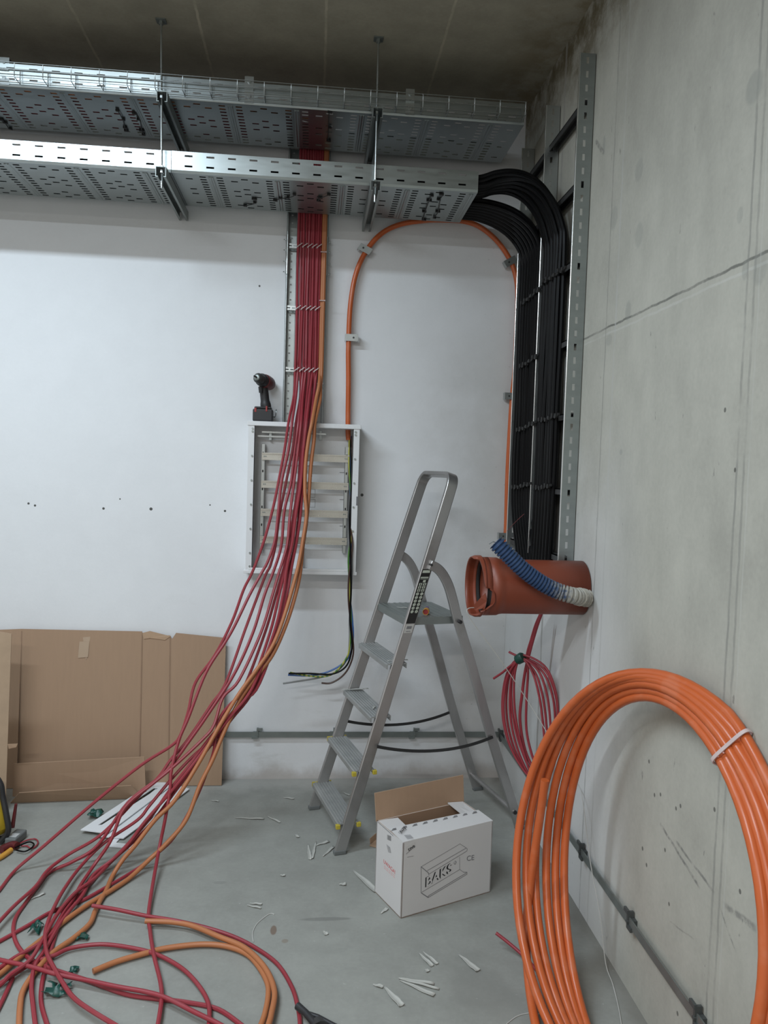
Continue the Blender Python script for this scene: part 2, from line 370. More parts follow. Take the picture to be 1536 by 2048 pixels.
# ------------------------------------------------------------------ cable trays
def tray(x0, x1, z, label, seed, tilt=0.):
    yf, yb_ = -.5, -.085; wdt = yb_-yf
    t = thing('cable_tray', (x0, yf, z), label, 'cable tray', 'perforated cable trays below the ceiling')
    cols = []; kinds = []
    X = 0; mod = [(.036, 'r'), (.036, 'd'), (.02, 's'), (.045, 'a'), (.045, 'b'), (.045, 'a'), (.02, 's'), (.036, 'd')]
    L = x1-x0; first = True; off = seed
    acc = -off; k = 0
    while True:
        wd, kd = mod[k % 8]; a, b = max(0, acc), min(L, acc+wd)
        if b > a+1e-4: cols.append(b-a); kinds.append(kd if b-a > wd*.95 else 's')
        acc += wd; k += 1
        if acc >= L: break
    rows = [.014]+[wdt*.94/13]*13; rows.append(wdt-sum(rows))
    def hole(i, j):
        if j == 0 or j == 14: return None
        kd = kinds[i]
        if kd == 'd': return (.0135, .0062)
        if kd == 'a' and j % 2 == 0 and (j//2) % 3 != 2: return (.0145, .0060)
        if kd == 'b' and j % 2 == 1 and (j//2) % 3 != 1: return (.0145, .0060)
        return None
    b = MB(); b.perf(V(x0, yf, z), V(1, 0, 0), V(0, 1, 0), cols, rows, hole)
    b.build('base_plate', galv, t, smooth=0, solid=.0012, merge=True)
    x = 0
    for wd, kd in zip(cols, kinds):       # pressed stiffening ribs across the base
        if kd == 'r':
            b = MB(); xa = x0+x+.006; y0, y1 = yf+.02, yb_-.02
            b.prism([V(xa+q, y0, z-h_) for q, h_ in ((0, 0), (.004, .004), (.008, .004), (.012, .0012), (.016, .004), (.020, .004), (.024, 0))], V(0, y1-y0, 0))
            b.build('stiffening_rib', galv, t, smooth=0)
        x += wd
    n = int(L/.0905); rest = (L-n*.0905)/2
    cl = [rest]+[.0905]*n+[rest] if rest > 1e-3 else [.0905]*n
    rw = [.010, .016, .026, .016, .010]
    for y, sgn, nm in ((yf, 1, 0), (yb_, -1, 1)):
        b = MB(); ch = .010
        top = V(0, math.sin(tilt), math.cos(tilt)) if nm == 0 else V(0, 0, 1)
        o = V(x0, y-sgn*ch*.4, z+ch)
        b.face([V(x0, y, z), V(x1, y, z), V(x1, y-sgn*ch*.4, z+ch), V(x0, y-sgn*ch*.4, z+ch)])
        b.perf(o, V(1, 0, 0), top, cl, rw, lambda i, j: (.0165, .0038) if j in (1, 3) and 0 < i < len(cl)-1 else None)
        e = o+top*sum(rw)
        b.face([e, e+V(L, 0, 0), e+V(L, sgn*.010, 0), e+V(0, sgn*.010, 0)])
        b.build('side_flange', galv, t, smooth=0, solid=.0012, merge=True)
    return t
ZL, ZU = 2.832, 3.135
tray(-4.0, -1.655, ZL, 'left length of the lower perforated tray, bright and glaring', .05, .02)
tray(-1.653, -.335, ZL, 'right length of the lower perforated tray, ending at the black cables', .14, -.01)
tray(-4.0, -1.70, ZU, 'left length of the upper perforated tray, behind the wire basket', .11, -.10)
tray(-1.698, -.14, ZU, 'right length of the upper perforated tray, reaching the concrete wall', .02, -.01)

def strut(x, z, label):
    t = MB(); wv = .0215; h = .042; th = .0025
    y0, y1 = -.575, -.004
    sect = [(-wv, 0), (wv, 0), (wv, -h), (wv-.010, -h), (wv-.010, -h+th), (wv-th, -h+th), (wv-th, -th), (-wv+th, -th), (-wv+th, -h+th), (-wv+.010, -h+th), (-wv+.010, -h), (-wv, -h)]
    t.prism([V(x+a, y0, z+b) for a, b in sect], V(0, y1-y0, 0))
    return tag(t.build('support_channel', galv_dull, smooth=0), label, 'channel', 'steel channels carrying the trays')
XR = [(-1.683, 'left'), (-.79, 'right')]
for x, sd in XR:
    strut(x, ZL-.005, 'galvanized channel under the lower tray at the %s hanging rod' % sd)
    strut(x, ZU-.005, 'galvanized channel under the upper tray at the %s hanging rod' % sd)
    xb = -1.696 if sd == 'left' else -.795
    t = thing('threaded_rod', (xb, -.546, H), 'thin zinc rod hanging from the ceiling, the %s of the two' % sd, 'rod', 'hanging rods')
    b = MB(); pts = [V(xb, -.546, H-.002), V(x, -.546, ZL-.085)]
    r = MB(); n = 160
    r.tube([pts[0].lerp(pts[1], i/n) for i in range(n+1)], [.0046 if i % 2 else .0039 for i in range(n+1)], 8); r.build('rod', galv_new, t)
    a = MB(); a.box((xb-.02, -.566, H-.005), (xb+.02, -.526, H-.0005)); a.cyl(V(xb, -.546, H-.018), V(xb, -.546, H-.005), .010, 6); a.build('ceiling_anchor', galv_dull, t, smooth=0)
    for z in (ZL, ZU):
        for dz, nm in ((-.006-.012, 0), (-.005, 1)):
            q = MB(); f = (H-z)/(H-ZL+.085); xx = xb+(x-xb)*f
            if nm: q.cyl(V(xx, -.546, z-.004), V(xx, -.546, z+.007), .009, 6)
            else: q.cyl(V(xx, -.546, z-.022), V(xx, -.546, z-.010), .009, 6)
            q.build('nut', galv_new, t, smooth=0)

# wire basket in front of the upper tray
b = MB(); x0, x1 = -4.0, -.152; yf, yk = -.582, -.520; zb, zt = ZU+.004, ZU+.064
for y, z in ((yf, zb), (yf, zb+.028), (yf, zt-.004), (yk, zb), (yk, zt), ((yf+yk)/2, zb)):
    b.tube([V(x0, y, z), V(x1, y, z)], .0019, 6)
x = x1-.004
while x > x0:
    b.tube([V(x, yf, zt-.004), V(x, yf, zb), V(x, yk, zb), V(x, yk, zt)], .0019, 6); x -= .111
tag(b.build('wire_basket', galv_new, smooth=60), 'narrow zinc wire basket along the front of the upper tray', 'wire tray')
for px, nm in ((4, 'at the left edge of the photo'), (497, 'left of the right hanging rod'), (822, 'right of the right hanging rod')):
    c = A(px, 180, .53); b = MB(); hw = .019
    b.box((c.x-hw, -.5065, ZU+.005), (c.x+hw, -.5045, ZU+.112)); b.box((c.x-hw, -.5065, ZU+.112), (c.x+hw, -.478, ZU+.114))
    for z in (.030, .092): b.cyl(V(c.x, -.514, ZU+z), V(c.x, -.506, ZU+z), .008, 6)
    b.box((c.x-hw, -.5165, ZU+.058), (c.x+hw, -.5065, ZU+.062))
    tag(b.build('basket_bracket', galv_new, smooth=0), 'zinc clip holding the basket to the upper tray, ' + nm, 'bracket', 'basket clips')

# black tie tails poking through the trays
tails = [([(236, 222), (246, 240), (250, 256), (256, 262)], ZU, .30), ([(272, 228), (280, 240), (284, 262), (290, 270)], ZU, .26), ([(0, 240), (10, 246), (18, 258)], ZU, .16),
         ([(488, 412), (512, 406), (510, 399)], ZL, .2), ([(553, 402), (560, 397), (576, 396), (592, 390)], ZL, .22), ([(636, 402), (642, 396), (658, 390)], ZL, .22),
         ([(846, 440), (850, 424), (858, 402), (862, 392)], ZL, .2), ([(866, 436), (876, 424), (880, 400), (886, 390)], ZL, .2), ([(658, 225), (657, 255), (656, 282)], ZU, .25)]
tl = ['left of the two pairs under the upper tray', 'right of the pair under the upper tray', 'at the left picture edge under the upper tray', 'leftmost under the lower tray', 'left of the red cables under the lower tray', 'over the red reflection under the lower tray', 'near the right end under the lower tray', 'nearest the black cables under the lower tray', 'beside the red cables under the upper tray']
for (pp, z, d), lb in zip(tails, tl):
    pts = [FL(x, y, z-.008) for x, y in pp]
    b = MB(); b.tube(smooth(pts, 5), .0022, 6)
    for q in pts[:: 1]: b.obox(q+V(random.uniform(-.008, .008), 0, .002), V(random.uniform(.006, .013), .002, 0), V(0, .005, 0), V(0, 0, .004))
    tag(b.build('cable_tie', black_nylon), 'black cable tie tail, ' + lb, 'cable tie', 'black ties under the trays')

# ------------------------------------------------------------------ wall ladder with the red cables
t = thing('cable_ladder', (-1.08, 0, 1.83), 'narrow steel cable ladder carrying the red cables on the white wall', 'cable ladder')
XL, XRr = -1.176, -.984
for x, sg in ((XL, 1), (XRr, -1)):
    b = MB(); b.box((x-.0015, -.046, 1.80), (x+.0015, -.004, 3.16))
    b.tube([V(x, -.047, 1.80), V(x, -.047, 3.16)], .0055, 8)
    rows = [.0375]*36; b.perf(V(x, -.003, 1.80), V(sg*.042, 0, 0), V(0, 0, 1), [.15, .6, .25], [.012]+rows, lambda i, j: (.10, .0035) if i == 1 and j > 0 else None)
    r = b.build('side_rail', galv, t, smooth=50)
    b = MB(); b.tube([V(x, -.047, 2.545), V(x, -.047, 2.735)], .0085, 10); b.box((x-.004, -.046, 2.545), (x+.004, -.01, 2.735))
    s = b.build('splice_plate', galv_new, r, smooth=50)
    for z in (2.56, 2.61, 2.665, 2.715):
        b = MB(); b.cyl(V(x-sg*.003, -.03, z), V(x-sg*.020, -.03, z), .0028, 8); b.cyl(V(x-sg*.006, -.03, z), V(x-sg*.011, -.03, z), .007, 6); b.build('bolt', galv_new, r, smooth=0)
RZ = [A(600, q, .04).z for q in (493, 617, 740)]
for z in RZ+[RZ[0]+.31]:
    b = MB(); b.perf(V(XL, -.046, z-.011), V(1, 0, 0), V(0, 0, 1), [.024]*8, [.004, .014, .004], lambda i, j: (.008, .003) if j == 1 else None)
    b.box((XL, -.046, z+.010), (XRr, -.02, z+.012)); b.box((XL, -.046, z-.012), (XRr, -.02, z-.010)); b.build('rung', galv_new, t, smooth=0)

# profile of the hanging cables: distance from the back wall against picture height
PROF = [(480, .052), (740, .056), (790, .085), (845, .20), (950, .24), (1148, .36), (1300, .50), (1450, .64), (1600, .78), (1700, .86), (1800, .95), (2100, 1.0)]
def dep(y):
    for (a, da), (b, db) in zip(PROF, PROF[1:]):
        if y <= b: return da+(db-da)*max(0, (y-a))/(b-a)
    return PROF[-1][1]
def hang(px, py, r, extra=0., lift=0.):
    p = A(px, py, dep(py)+extra)
    if p.z < r+lift: p = FL(px, py, r+lift)
    return p
TX = [590.5, 596, 601, 606, 611, 616, 620.5, 625, 629.5, 634]
# picture points of each cable below the last tie row
RP = [
 [(588, 790), (577, 845), (569, 900), (560, 948), (547, 1012), (531, 1072), (518, 1110), (503, 1148), (487, 1180), (464, 1243), (430, 1310), (391, 1365), (376, 1425), (361, 1470), (342, 1492), (281, 1531), (187, 1606), (90, 1690), (31, 1740), (-10, 1790), (-80, 1850)],
 [(592, 790), (584, 845), (577, 900), (563, 965), (556, 1030), (550, 1080), (536, 1122), (522, 1148), (499, 1190), (470, 1250), (450, 1285), (412, 1345), (377, 1435), (358, 1480), (343, 1540), (340, 1580), (331, 1635), (316, 1710), (298, 1819), (300, 1861), (308, 1911), (321, 1965), (323, 2002), (314, 2060)],
 [(601, 790), (592, 845), (585, 900), (572, 965), (559, 1030), (551, 1090), (541, 1130), (532, 1148), (516, 1190), (490, 1260), (452, 1365), (422, 1410), (375, 1480), (341, 1520), (318, 1553), (280, 1590), (233, 1640), (192, 1677), (137, 1709), (96, 1740), (71, 1773), (25, 1815), (-30, 1875)],
 [(602, 790), (597, 845), (590, 900), (582, 965), (569, 1020), (564, 1080), (558, 1110), (545, 1148), (529, 1190), (506, 1265), (470, 1345), (422, 1420), (380, 1480), (330, 1545), (256, 1605), (196, 1690), (146, 1723), (100, 1744), (75, 1773), (50, 1807), (31, 1836), (27, 1865), (37, 1894), (62, 1919), (104, 1938), (175, 1961), (250, 1988), (317, 1998), (375, 2005), (437, 2019), (490, 2056)],
 [(606, 790), (602, 845), (596, 900), (588, 965), (580, 1030), (575, 1085), (566, 1120), (557, 1148), (545, 1190), (522, 1265), (478, 1360), (446, 1395), (428, 1450), (404, 1480), (345, 1535), (306, 1567), (250, 1615), (221, 1682), (187, 1732), (162, 1769), (146, 1798), (125, 1828), (104, 1865), (75, 1890), (30, 1915), (-20, 1950)],
 [(610, 790), (606, 845), (601, 900), (597, 965), (587, 1030), (576, 1085), (571, 1120), (564, 1148), (552, 1190), (530, 1265), (490, 1370), (455, 1425), (438, 1480), (400, 1500), (350, 1550), (300, 1610), (275, 1640), (208, 1686), (162, 1732), (129, 1777), (108, 1815), (96, 1844), (90, 1873), (94, 1907), (108, 1936), (125, 1965), (146, 1994), (179, 2019), (240, 2056)],
 [(614, 790), (609, 845), (603, 900), (600, 965), (590, 1030), (582, 1085), (575, 1120), (568, 1148), (558, 1190), (540, 1265), (500, 1375), (460, 1430), (418, 1478), (375, 1535), (341, 1578), (300, 1636), (250, 1694), (208, 1736), (179, 1769), (154, 1794), (129, 1819), (110, 1873), (100, 1907), (90, 1940), (83, 1973), (83, 2010), (98, 2060)],
 [(619, 790), (613, 845), (607, 900), (602, 965), (592, 1030), (585, 1085), (577, 1120), (572, 1148), (566, 1190), (548, 1265), (505, 1375), (462, 1432), (422, 1482), (380, 1537), (345, 1580), (290, 1643), (255, 1690), (224, 1720), (187, 1750), (165, 1790), (140, 1820), (118, 1850), (90, 1900), (70, 1930), (63, 1970), (66, 2010), (72, 2060)],
 [(624, 790), (617, 845), (611, 900), (604, 965), (598, 1030), (591, 1085), (583, 1120), (577, 1148), (570, 1190), (552, 1265), (508, 1378), (465, 1436), (425, 1486), (383, 1540), (350, 1583), (308, 1640), (265, 1685), (230, 1716), (190, 1756), (150, 1786), (112, 1832), (85, 1880), (60, 1920), (20, 1950), (0, 1970), (-60, 2010)],
 [(628, 790), (622, 845), (615, 900), (606, 965), (601, 1030), (593, 1085), (586, 1120), (581, 1148), (574, 1190), (556, 1265), (512, 1380), (470, 1430), (446, 1420), (438, 1440), (428, 1500), (415, 1540), (397, 1586), (375, 1630), (346, 1677), (312, 1709), (271, 1740), (208, 1777), (162, 1802), (104, 1823), (54, 1852), (0, 1882), (-70, 1920)],
]
RP[9] = [q for q in RP[9] if q not in ((470, 1430), (446, 1420))]; RP[9].insert(11, (470, 1400))
def upper_part(x, d, y_start=None):
    p = A(x, 740, d); zs = [3.16, 3.05, 2.83, 2.6, 2.4, 2.22, p.z+.05, p.z]
    yi = -.14-.027*((x-588)/4.6)
    return [V(-4, yi, ZU+.010), V(p.x-.45, yi, ZU+.010), V(p.x-.16, yi*.7-.04, ZU+.03), V(p.x-.04, -.125, ZU+.085), V(p.x, -.082, ZU+.105), V(p.x, -.060, ZU+.07)]+[V(p.x+.0015*math.sin(z*9+x), -d, z) for z in zs[2:]]
rr = .0067
for i in range(10):
    pts = upper_part(TX[i], (.060, .053)[i % 2])
    pts += [hang(x, y, rr, .02*math.sin(i*2.1), .012*(i % 3)) for x, y in RP[i]]
    b = MB(); b.tube(smooth(pts, 6), rr, 8)
    tag(b.build('red_cable', red_pvc), 'red cable, %s from the left where the row crosses the cabinet top' % ORD[i], 'cable', 'red cables running down from the wall ladder')
OP = [[(638, 770), (632, 800), (624, 845), (617, 880), (611, 930), (610, 985), (613, 1030), (606, 1080), (597, 1130), (584, 1180), (566, 1240), (546, 1290), (520, 1330), (480, 1385), (440, 1450), (395, 1530), (350, 1600), (310, 1640), (271, 1690), (246, 1719), (225, 1752), (212, 1782), (200, 1802), (190, 1823), (179, 1848), (146, 1877), (104, 1907), (67, 1948), (46, 1982), (40, 2015), (38, 2060)],
      [(641, 770), (640, 800), (630, 845), (628, 880), (622, 930), (617, 1000), (612, 1050), (606, 1090), (600, 1148), (588, 1200), (570, 1255), (545, 1310), (515, 1350), (480, 1400), (450, 1460), (425, 1520), (400, 1570), (372, 1640), (330, 1690), (300, 1718), (258, 1757), (217, 1784), (179, 1807), (137, 1836), (96, 1869), (54, 1902), (25, 1927), (-5, 1952), (-60, 1990)]]
ro = .0088
for i in range(2):
    p = A((640, 643.5)[i], 740, .057)
    pts = [V(-4, -.43-.02*i, ZU+.012), V(p.x-.45, -.43-.02*i, ZU+.012), V(p.x-.14, -.30, ZU+.05), V(p.x-.03, -.14, ZU+.10), V(p.x, -.082, ZU+.108), V(p.x, -.060, ZU+.07)]+[V(p.x, -.057-.004*i, z) for z in (2.9, 2.6, 2.3, p.z)]
    pts += [hang(x, y, ro, .03-.02*i, .004) for x, y in OP[i]]
    b = MB(); b.tube(smooth(pts, 6), ro, 10)
    tag(b.build('orange_cable', lt_orange), ('thinner orange cable left of its twin beside the red row', 'thinner orange cable rightmost of the row on the wall ladder')[i], 'cable', 'thin orange cables beside the red ones')
# floor cables that come back into view
def floor_cable(name, px, r, m, label, cat='cable', lift=0., group=None, n=6, lifts=None):
    pts = [FL(x, y, r+(lifts[i] if lifts else lift)) for i, (x, y) in enumerate(px)]
    b = MB(); b.tube(smooth(pts, n), r, 10); return tag(b.build(name, m), label, cat, group)
Zf = lambda x, y: (x/2.4, 1640+y/2.4)
floor_cable('red_cable', [Zf(*q) for q in ((-100, 645), (0, 672), (150, 705), (270, 740), (420, 770), (560, 800), (700, 825), (800, 855), (930, 920), (1050, 979), (1150, 1040))], rr, red_pvc, 'pinkish red cable crossing the floor from the left edge to the bottom', lift=.02)
floor_cable('red_cable', [Zf(*q) for q in ((-100, 835), (0, 785), (150, 690), (260, 650), (340, 615), (480, 597), (620, 612), (750, 645), (870, 710), (950, 790), (1000, 880), (1003, 979), (990, 1040))], rr, red_pvc, 'red cable looping in an arch over the floor in the foreground', lift=.008)
floor_cable('red_cable', [Zf(*q) for q in ((443, 411), (560, 430), (700, 460), (850, 485), (1000, 520), (1120, 560), (1220, 610), (1330, 690), (1400, 800), (1430, 900), (1440, 979), (1435, 1040))], rr, red_pvc, 'red cable with a cut end, curving down to the black cutter handles', lifts=[.03, .03, .022, .022, .012, .004, 0, 0, 0, 0, 0, 0])
floor_cable('orange_cable', [Zf(*q) for q in ((697, 485), (830, 490), (930, 510), (1050, 560), (1160, 605), (1235, 665), (1290, 740), (1318, 830), (1303, 930), (1290, 979), (1270, 1040))], ro, lt_orange, 'orange cable on the floor with its cut end on the vertical red cable', lift=.016)
floor_cable('orange_cable', [Zf(*q) for q in ((447, 726), (560, 680), (690, 642), (800, 615), (960, 597), (1080, 605), (1180, 640), (1240, 700), (1283, 780), (1287, 850), (1272, 930), (1255, 979), (1230, 1040))], ro, lt_orange, 'orange cable on the floor with its cut end low left in the arch', lift=.004)
floor_cable('red_cable', [Zf(*q) for q in ((60, 760), (20, 850), (-20, 930), (-60, 1000))], rr, red_pvc, 'short visible bit of red cable at the lower left picture edge')

# white ties: one slanting tie per pair of red cables and row
for k, z in enumerate(RZ):
    nm = ('topmost', 'middle', 'lowest')[k]
    for j in range(5):
        x = A((TX[2*j]+TX[2*j+1])/2, 740, .06).x
        b = MB(); b.tube([V(x-.012, -.0665, z-.012), V(x-.004, -.0690, z-.003), V(x+.006, -.0690, z+.004), V(x+.013, -.0665, z+.010)], .003, 6, sect=[(.0022, .001), (-.0022, .001), (-.0022, -.001), (.0022, -.001)])
        b.obox(V(x-.009, -.070, z-.008), V(.003, 0, 0), V(0, .002, 0), V(0, 0, .003))
        tag(b.build('cable_tie', white_tie), 'white cable tie, %s from the left, across red cables at the %s rung' % (ORD[j], nm), 'cable tie', 'white ties on the red cables')
for z, nm in ((A(642, 505, .06).z, 'highest'), (A(642, 602, .06).z, 'middle'), (A(642, 768, .06).z, 'lowest')):
    x = A(641.5, 740, .06).x
    b = MB(); b.box((x-.016, -.0745, z-.002), (x+.014, -.066, z+.002)); b.box((x+.008, -.077, z-.003), (x+.013, -.0745, z+.003))
    tag(b.build('cable_tie', white_tie), '%s pale tie around the two thin orange cables' % nm, 'cable tie', 'pale ties on the thin orange cables')

# ------------------------------------------------------------------ cabinet
D = .13
pa, pb, pc, pd = A(492, 842, D), A(722, 849, D), A(489, 1147, D), A(714, 1150, D)
cx0, cx1, cz1, cz0 = -1.345, -.795, (pa.z+pb.z)/2, (pc.z+pd.z)/2
t = thing('distribution_cabinet', ((cx0+cx1)/2, 0, cz0), 'open white distribution cabinet mounted on the white wall', 'cabinet')
b = MB(); b.box((cx0+.012, -.010, cz0+.015), (cx1-.012, -.002, cz1-.02)); b.build('back_panel', white_paint, t, smooth=0)
b = MB(); b.box((cx0, -D-.004, cz1-.022), (cx1, -.002, cz1)); b.build('top_panel', white_paint, t, smooth=0, bevel=.002)
b = MB(); b.box((cx0-.004, -D-.004, cz0), (cx1, -.002, cz0+.016)); b.box((cx0+.02, -D-.002, cz0+.016), (cx1-.02, -D+.004, cz0+.028)); b.build('bottom_panel', white_paint, t, smooth=0, bevel=.002)
for x, sg in ((cx0+.006, 1), (cx1-.006, -1)):
    b = MB(); b.box((min(x, x+sg*.006), -D, cz0+.016), (max(x, x+sg*.006), -.002, cz1-.022)); s = b.build('side_panel', white_paint, t, smooth=0)
    b = MB(); b.box((min(x+sg*.006, x+sg*.032), -D, cz0+.016), (max(x+sg*.006, x+sg*.032), -D+.003, cz1-.022))
    b.box((min(x+sg*.029, x+sg*.032), -D, cz0+.016), (max(x+sg*.029, x+sg*.032), -D+.016, cz1-.022)); b.build('front_flange', white_paint, s, smooth=0)
    for z in [cz1-.05-k*.118 for k in range(6)]+[cz0+.035, cz1-.036]:
        b = MB(); b.cyl(V(x+sg*.02, -D-.004, z), V(x+sg*.02, -D+.001, z), .005, 10); b.build('screw', galv, s, smooth=0)
ZD = [A(607, q, .06).z for q in (915, 970.5, 1026.5, 1081)]
ux0, ux1 = A(525, 970, .05).x, A(692, 970, .05).x
for x in (ux0, ux1):
    b = MB(); b.perf(V(x-.009, -.052, ZD[3]-.06), V(1, 0, 0), V(0, 0, 1), [.005, .008, .005], [(ZD[0]+.06-ZD[3]+.06)/18]*18, lambda i, j: (.003, .006) if i == 1 and j % 3 == 1 else None)
    b.box((x-.0095, -.052, ZD[3]-.06), (x-.0075, -.010, ZD[0]+.06)); b.box((x+.0075, -.052, ZD[3]-.06), (x+.0095, -.010, ZD[0]+.06))
    b.build('mounting_upright', galv_new, t, smooth=0)
for z in ZD:
    x0, x1 = ux0-.006, ux1+.012
    b = MB(); b.box((x0, -.060, z-.012), (x1, -.057, z+.012))
    for s in (1, -1):
        b.box((x0, -.066, z+s*.0125-.0012), (x1, -.057, z+s*.0125+.0012)); b.box((x0, -.0675, min(z+s*.0125, z+s*.018)), (x1, -.066, max(z+s*.0125, z+s*.018)))
    r = b.build('din_rail', zinc_yellow, t, smooth=0)
    for xs in (x0+.012, x0+.02, x1-.012, x1-.02):
        b = MB(); b.cyl(V(xs, -.0635, z), V(xs, -.060, z), .0034, 8); b.build('screw', galv_dull, r, smooth=0)
for q, (a, bb) in ((864, (524, 652)), (872, (515, 600))):
    p0, p1 = A(a, q, .05), A(bb, q+1, .05); b = MB(); b.box((p0.x, -.056, p0.z-.004), (p1.x, -.048, p0.z+.004))
    for k in range(22):
        x = p0.x+(p1.x-p0.x)*(k+.5)/22; b.cyl(V(x, -.060, p0.z), V(x, -.056, p0.z), .003, 6)
    b.build('terminal_bar', galv_new, t, smooth=0)
for px in (541, 641):
    p = A(px, 872, .04); b = MB(); b.box((p.x-.006, -.048, p.z-.02), (p.x+.006, -.010, p.z+.025)); b.build('terminal_bracket', galv, t, smooth=0)
b = MB(); q0, q1 = A(546, 1089, .02), A(606, 1139, .02); b.box((q0.x, -.030, q1.z), (q1.x, -.022, q0.z)); b.build('document_sheet', paper, t, smooth=0)
b = MB()
for xa, ya_, xb, yb2 in ((590, 978, 605, 995), (607, 978, 630, 995), (590, 998, 605, 1015), (607, 998, 630, 1015)):
    q0, q1 = A(xa, ya_, .01), A(xb, yb2, .01)
    for lo, hi in (((q0.x, q0.z-.0012), (q1.x, q0.z)), ((q0.x, q1.z), (q1.x, q1.z+.0012)), ((q0.x, q1.z), (q0.x+.0012, q0.z)), ((q1.x-.0012, q1.z), (q1.x, q0.z))):
        b.box((lo[0], -.0106, lo[1]), (hi[0], -.0100, hi[1]))
for px, py in ((684, 945), (684, 999), (684, 1052)):
    q = A(px, py, .01); b.box((q.x-.012, -.0106, q.z-.002), (q.x+.012, -.0100, q.z+.001))
b.build('printed_mark', ink_grey, t, smooth=0)
b = MB(); q = A(714, 1002, D); b.box((cx1-.013, -D-.0012, q.z-.022), (cx1-.006, -D, q.z+.022)); b.build('latch_slot', ink_grey, t, smooth=0)

# ------------------------------------------------------------------ drill on the cabinet
zc = cz1+.0005
pc0 = A(527, 840, .075); bx = pc0.x
t = thing('cordless_drill', (bx, -.075, zc), 'dark red and black cordless drill standing on the white cabinet', 'drill')
b = MB(); b.box((bx-.050, -.118, zc), (bx+.046, -.040, zc+.060)); b.box((bx-.044, -.112, zc+.060), (bx+.040, -.046, zc+.072))
bat = b.build('battery_pack', black_plastic, t, smooth=0, bevel=.008)
b = MB(); b.box((bx+.012, -.1205, zc+.048), (bx+.020, -.112, zc+.074)); b.box((bx-.042, -.1195, zc+.044), (bx-.032, -.112, zc+.064)); b.build('red_catch', red_plastic, bat, smooth=0, bevel=.001)
b = MB(); b.tube(smooth([V(bx+.012, -.078, zc+.066), V(bx+.006, -.079, zc+.10), V(bx+.000, -.082, zc+.15), V(bx-.004, -.086, zc+.182)], 4), [.027]*4+[.0225]*4+[.022]*4+[.026], 12); b.build('handle', black_plastic, t, sub=1)
b = MB(); b.tube([V(bx-.013, -.103, zc+.138), V(bx-.015, -.106, zc+.168)], [.010, .012], 10); b.build('trigger', black_plastic, t)
ax = V(-.36, -.92, .10).normalized(); o = V(bx+.020, -.045, zc+.190)
b = MB(); b.lathe(o, ax, [(-.022, .014), (-.018, .028), (0, .034), (.035, .036), (.06, .034), (.066, .028)], 20); b.build('motor_housing', dark_red_plastic, t)
b = MB(); b.lathe(o, ax, [(.060, .030), (.066, .031), (.088, .031), (.094, .027)], 20); b.build('gear_collar', black_plastic, t)
b = MB(); b.lathe(o, ax, [(.092, .024), (.100, .026), (.125, .024), (.138, .014), (.141, .010)], 20); ch = b.build('chuck', dark_steel, t)
b = MB(); b.lathe(o, ax, [(.136, .0145), (.1375, .0155), (.1405, .0125), (.1412, .011)], 20); b.build('chuck_ring', galv_dull, ch)
b = MB(); b.lathe(o, ax, [(.140, .0045), (.165, .0045), (.170, .002)], 8); b.build('drill_bit', dark_steel, t)
b = MB(); b.box((bx-.024, -.115, zc+.176), (bx+.012, -.108, zc+.182)); b.build('red_band', red_plastic, t, smooth=0)
b = MB(); b.tube(smooth([V(bx+.046, -.075, zc+.026), V(bx+.058, -.085, zc+.026), V(bx+.062, -.09, zc+.045), V(bx+.061, -.08, zc+.062), V(bx+.059, -.07, zc+.05), V(bx+.058, -.07, zc+.028)], 5), .0025, 8); b.build('belt_clip', galv_new, t)

# ------------------------------------------------------------------ thick orange cable on the wall
def AO(x, y): p = A(x, y, .03); p.x = min(p.x, -.0135); return p
OL = [AO(*q) for q in ((697, 880), (696, 850), (697, 760), (697, 690), (701, 610), (712, 548), (732, 503), (762, 468), (800, 449), (850, 441), (890, 440))]
OR = [AO(*q) for q in ((930, 443), (962, 455), (995, 483), (1020, 520), (1033, 560), (1038, 610), (1035, 690), (1030, 740), (1024, 800), (1019, 880), (1015, 960), (1013, 1040), (1011, 1090), (1009, 1180))]
b = MB(); b.tube(smooth(OL+OR, 8), .0128, 14)
oc = b.build('orange_power_cable', orange_pvc); tag(oc, 'thick orange cable arching along the white wall from cabinet to corner', 'cable')
pe = OL[0]
# its stripped conductors hang out of the cabinet
CW = [('black_conductor', black_pvc, [(701, 885), (703, 960), (699, 1040), (701, 1110), (702, 1180), (700, 1240), (704, 1290), (694, 1330), (665, 1348), (620, 1347), (577, 1347)], 'black conductor, longest of the wires hanging out of the cabinet'),
      ('blue_conductor', blue_wire, [(702, 885), (700, 950), (702, 1000), (706, 1060), (700, 1130), (698, 1180), (704, 1230), (706, 1280), (695, 1318), (660, 1342), (620, 1351), (576, 1350)], 'blue conductor hanging out of the cabinet with the black and brown wires'),
      ('yellow_green_conductor', yg_wire, [(699, 885), (698, 930), (704, 1020), (703, 1070), (697, 1115), (699, 1170), (702, 1240), (700, 1290), (692, 1318), (665, 1348), (630, 1353), (580, 1345)], 'yellow and green striped conductor hanging out of the cabinet'),
      ('brown_conductor', brown_wire, [(703, 885), (704, 960), (700, 1040), (705, 1090), (698, 1150), (697, 1200), (702, 1250), (707, 1300), (700, 1330), (685, 1352), (662, 1366), (643, 1366)], 'brown conductor with the lowest curled end below the cabinet'),
      ('grey_conductor', grey_wire, [(700, 885), (701, 960), (703, 1060), (704, 1130), (702, 1190), (699, 1240), (699, 1280), (694, 1318), (670, 1345), (640, 1355), (600, 1362), (566, 1367)], 'grey conductor whose cut end points lowest left under the cabinet')]
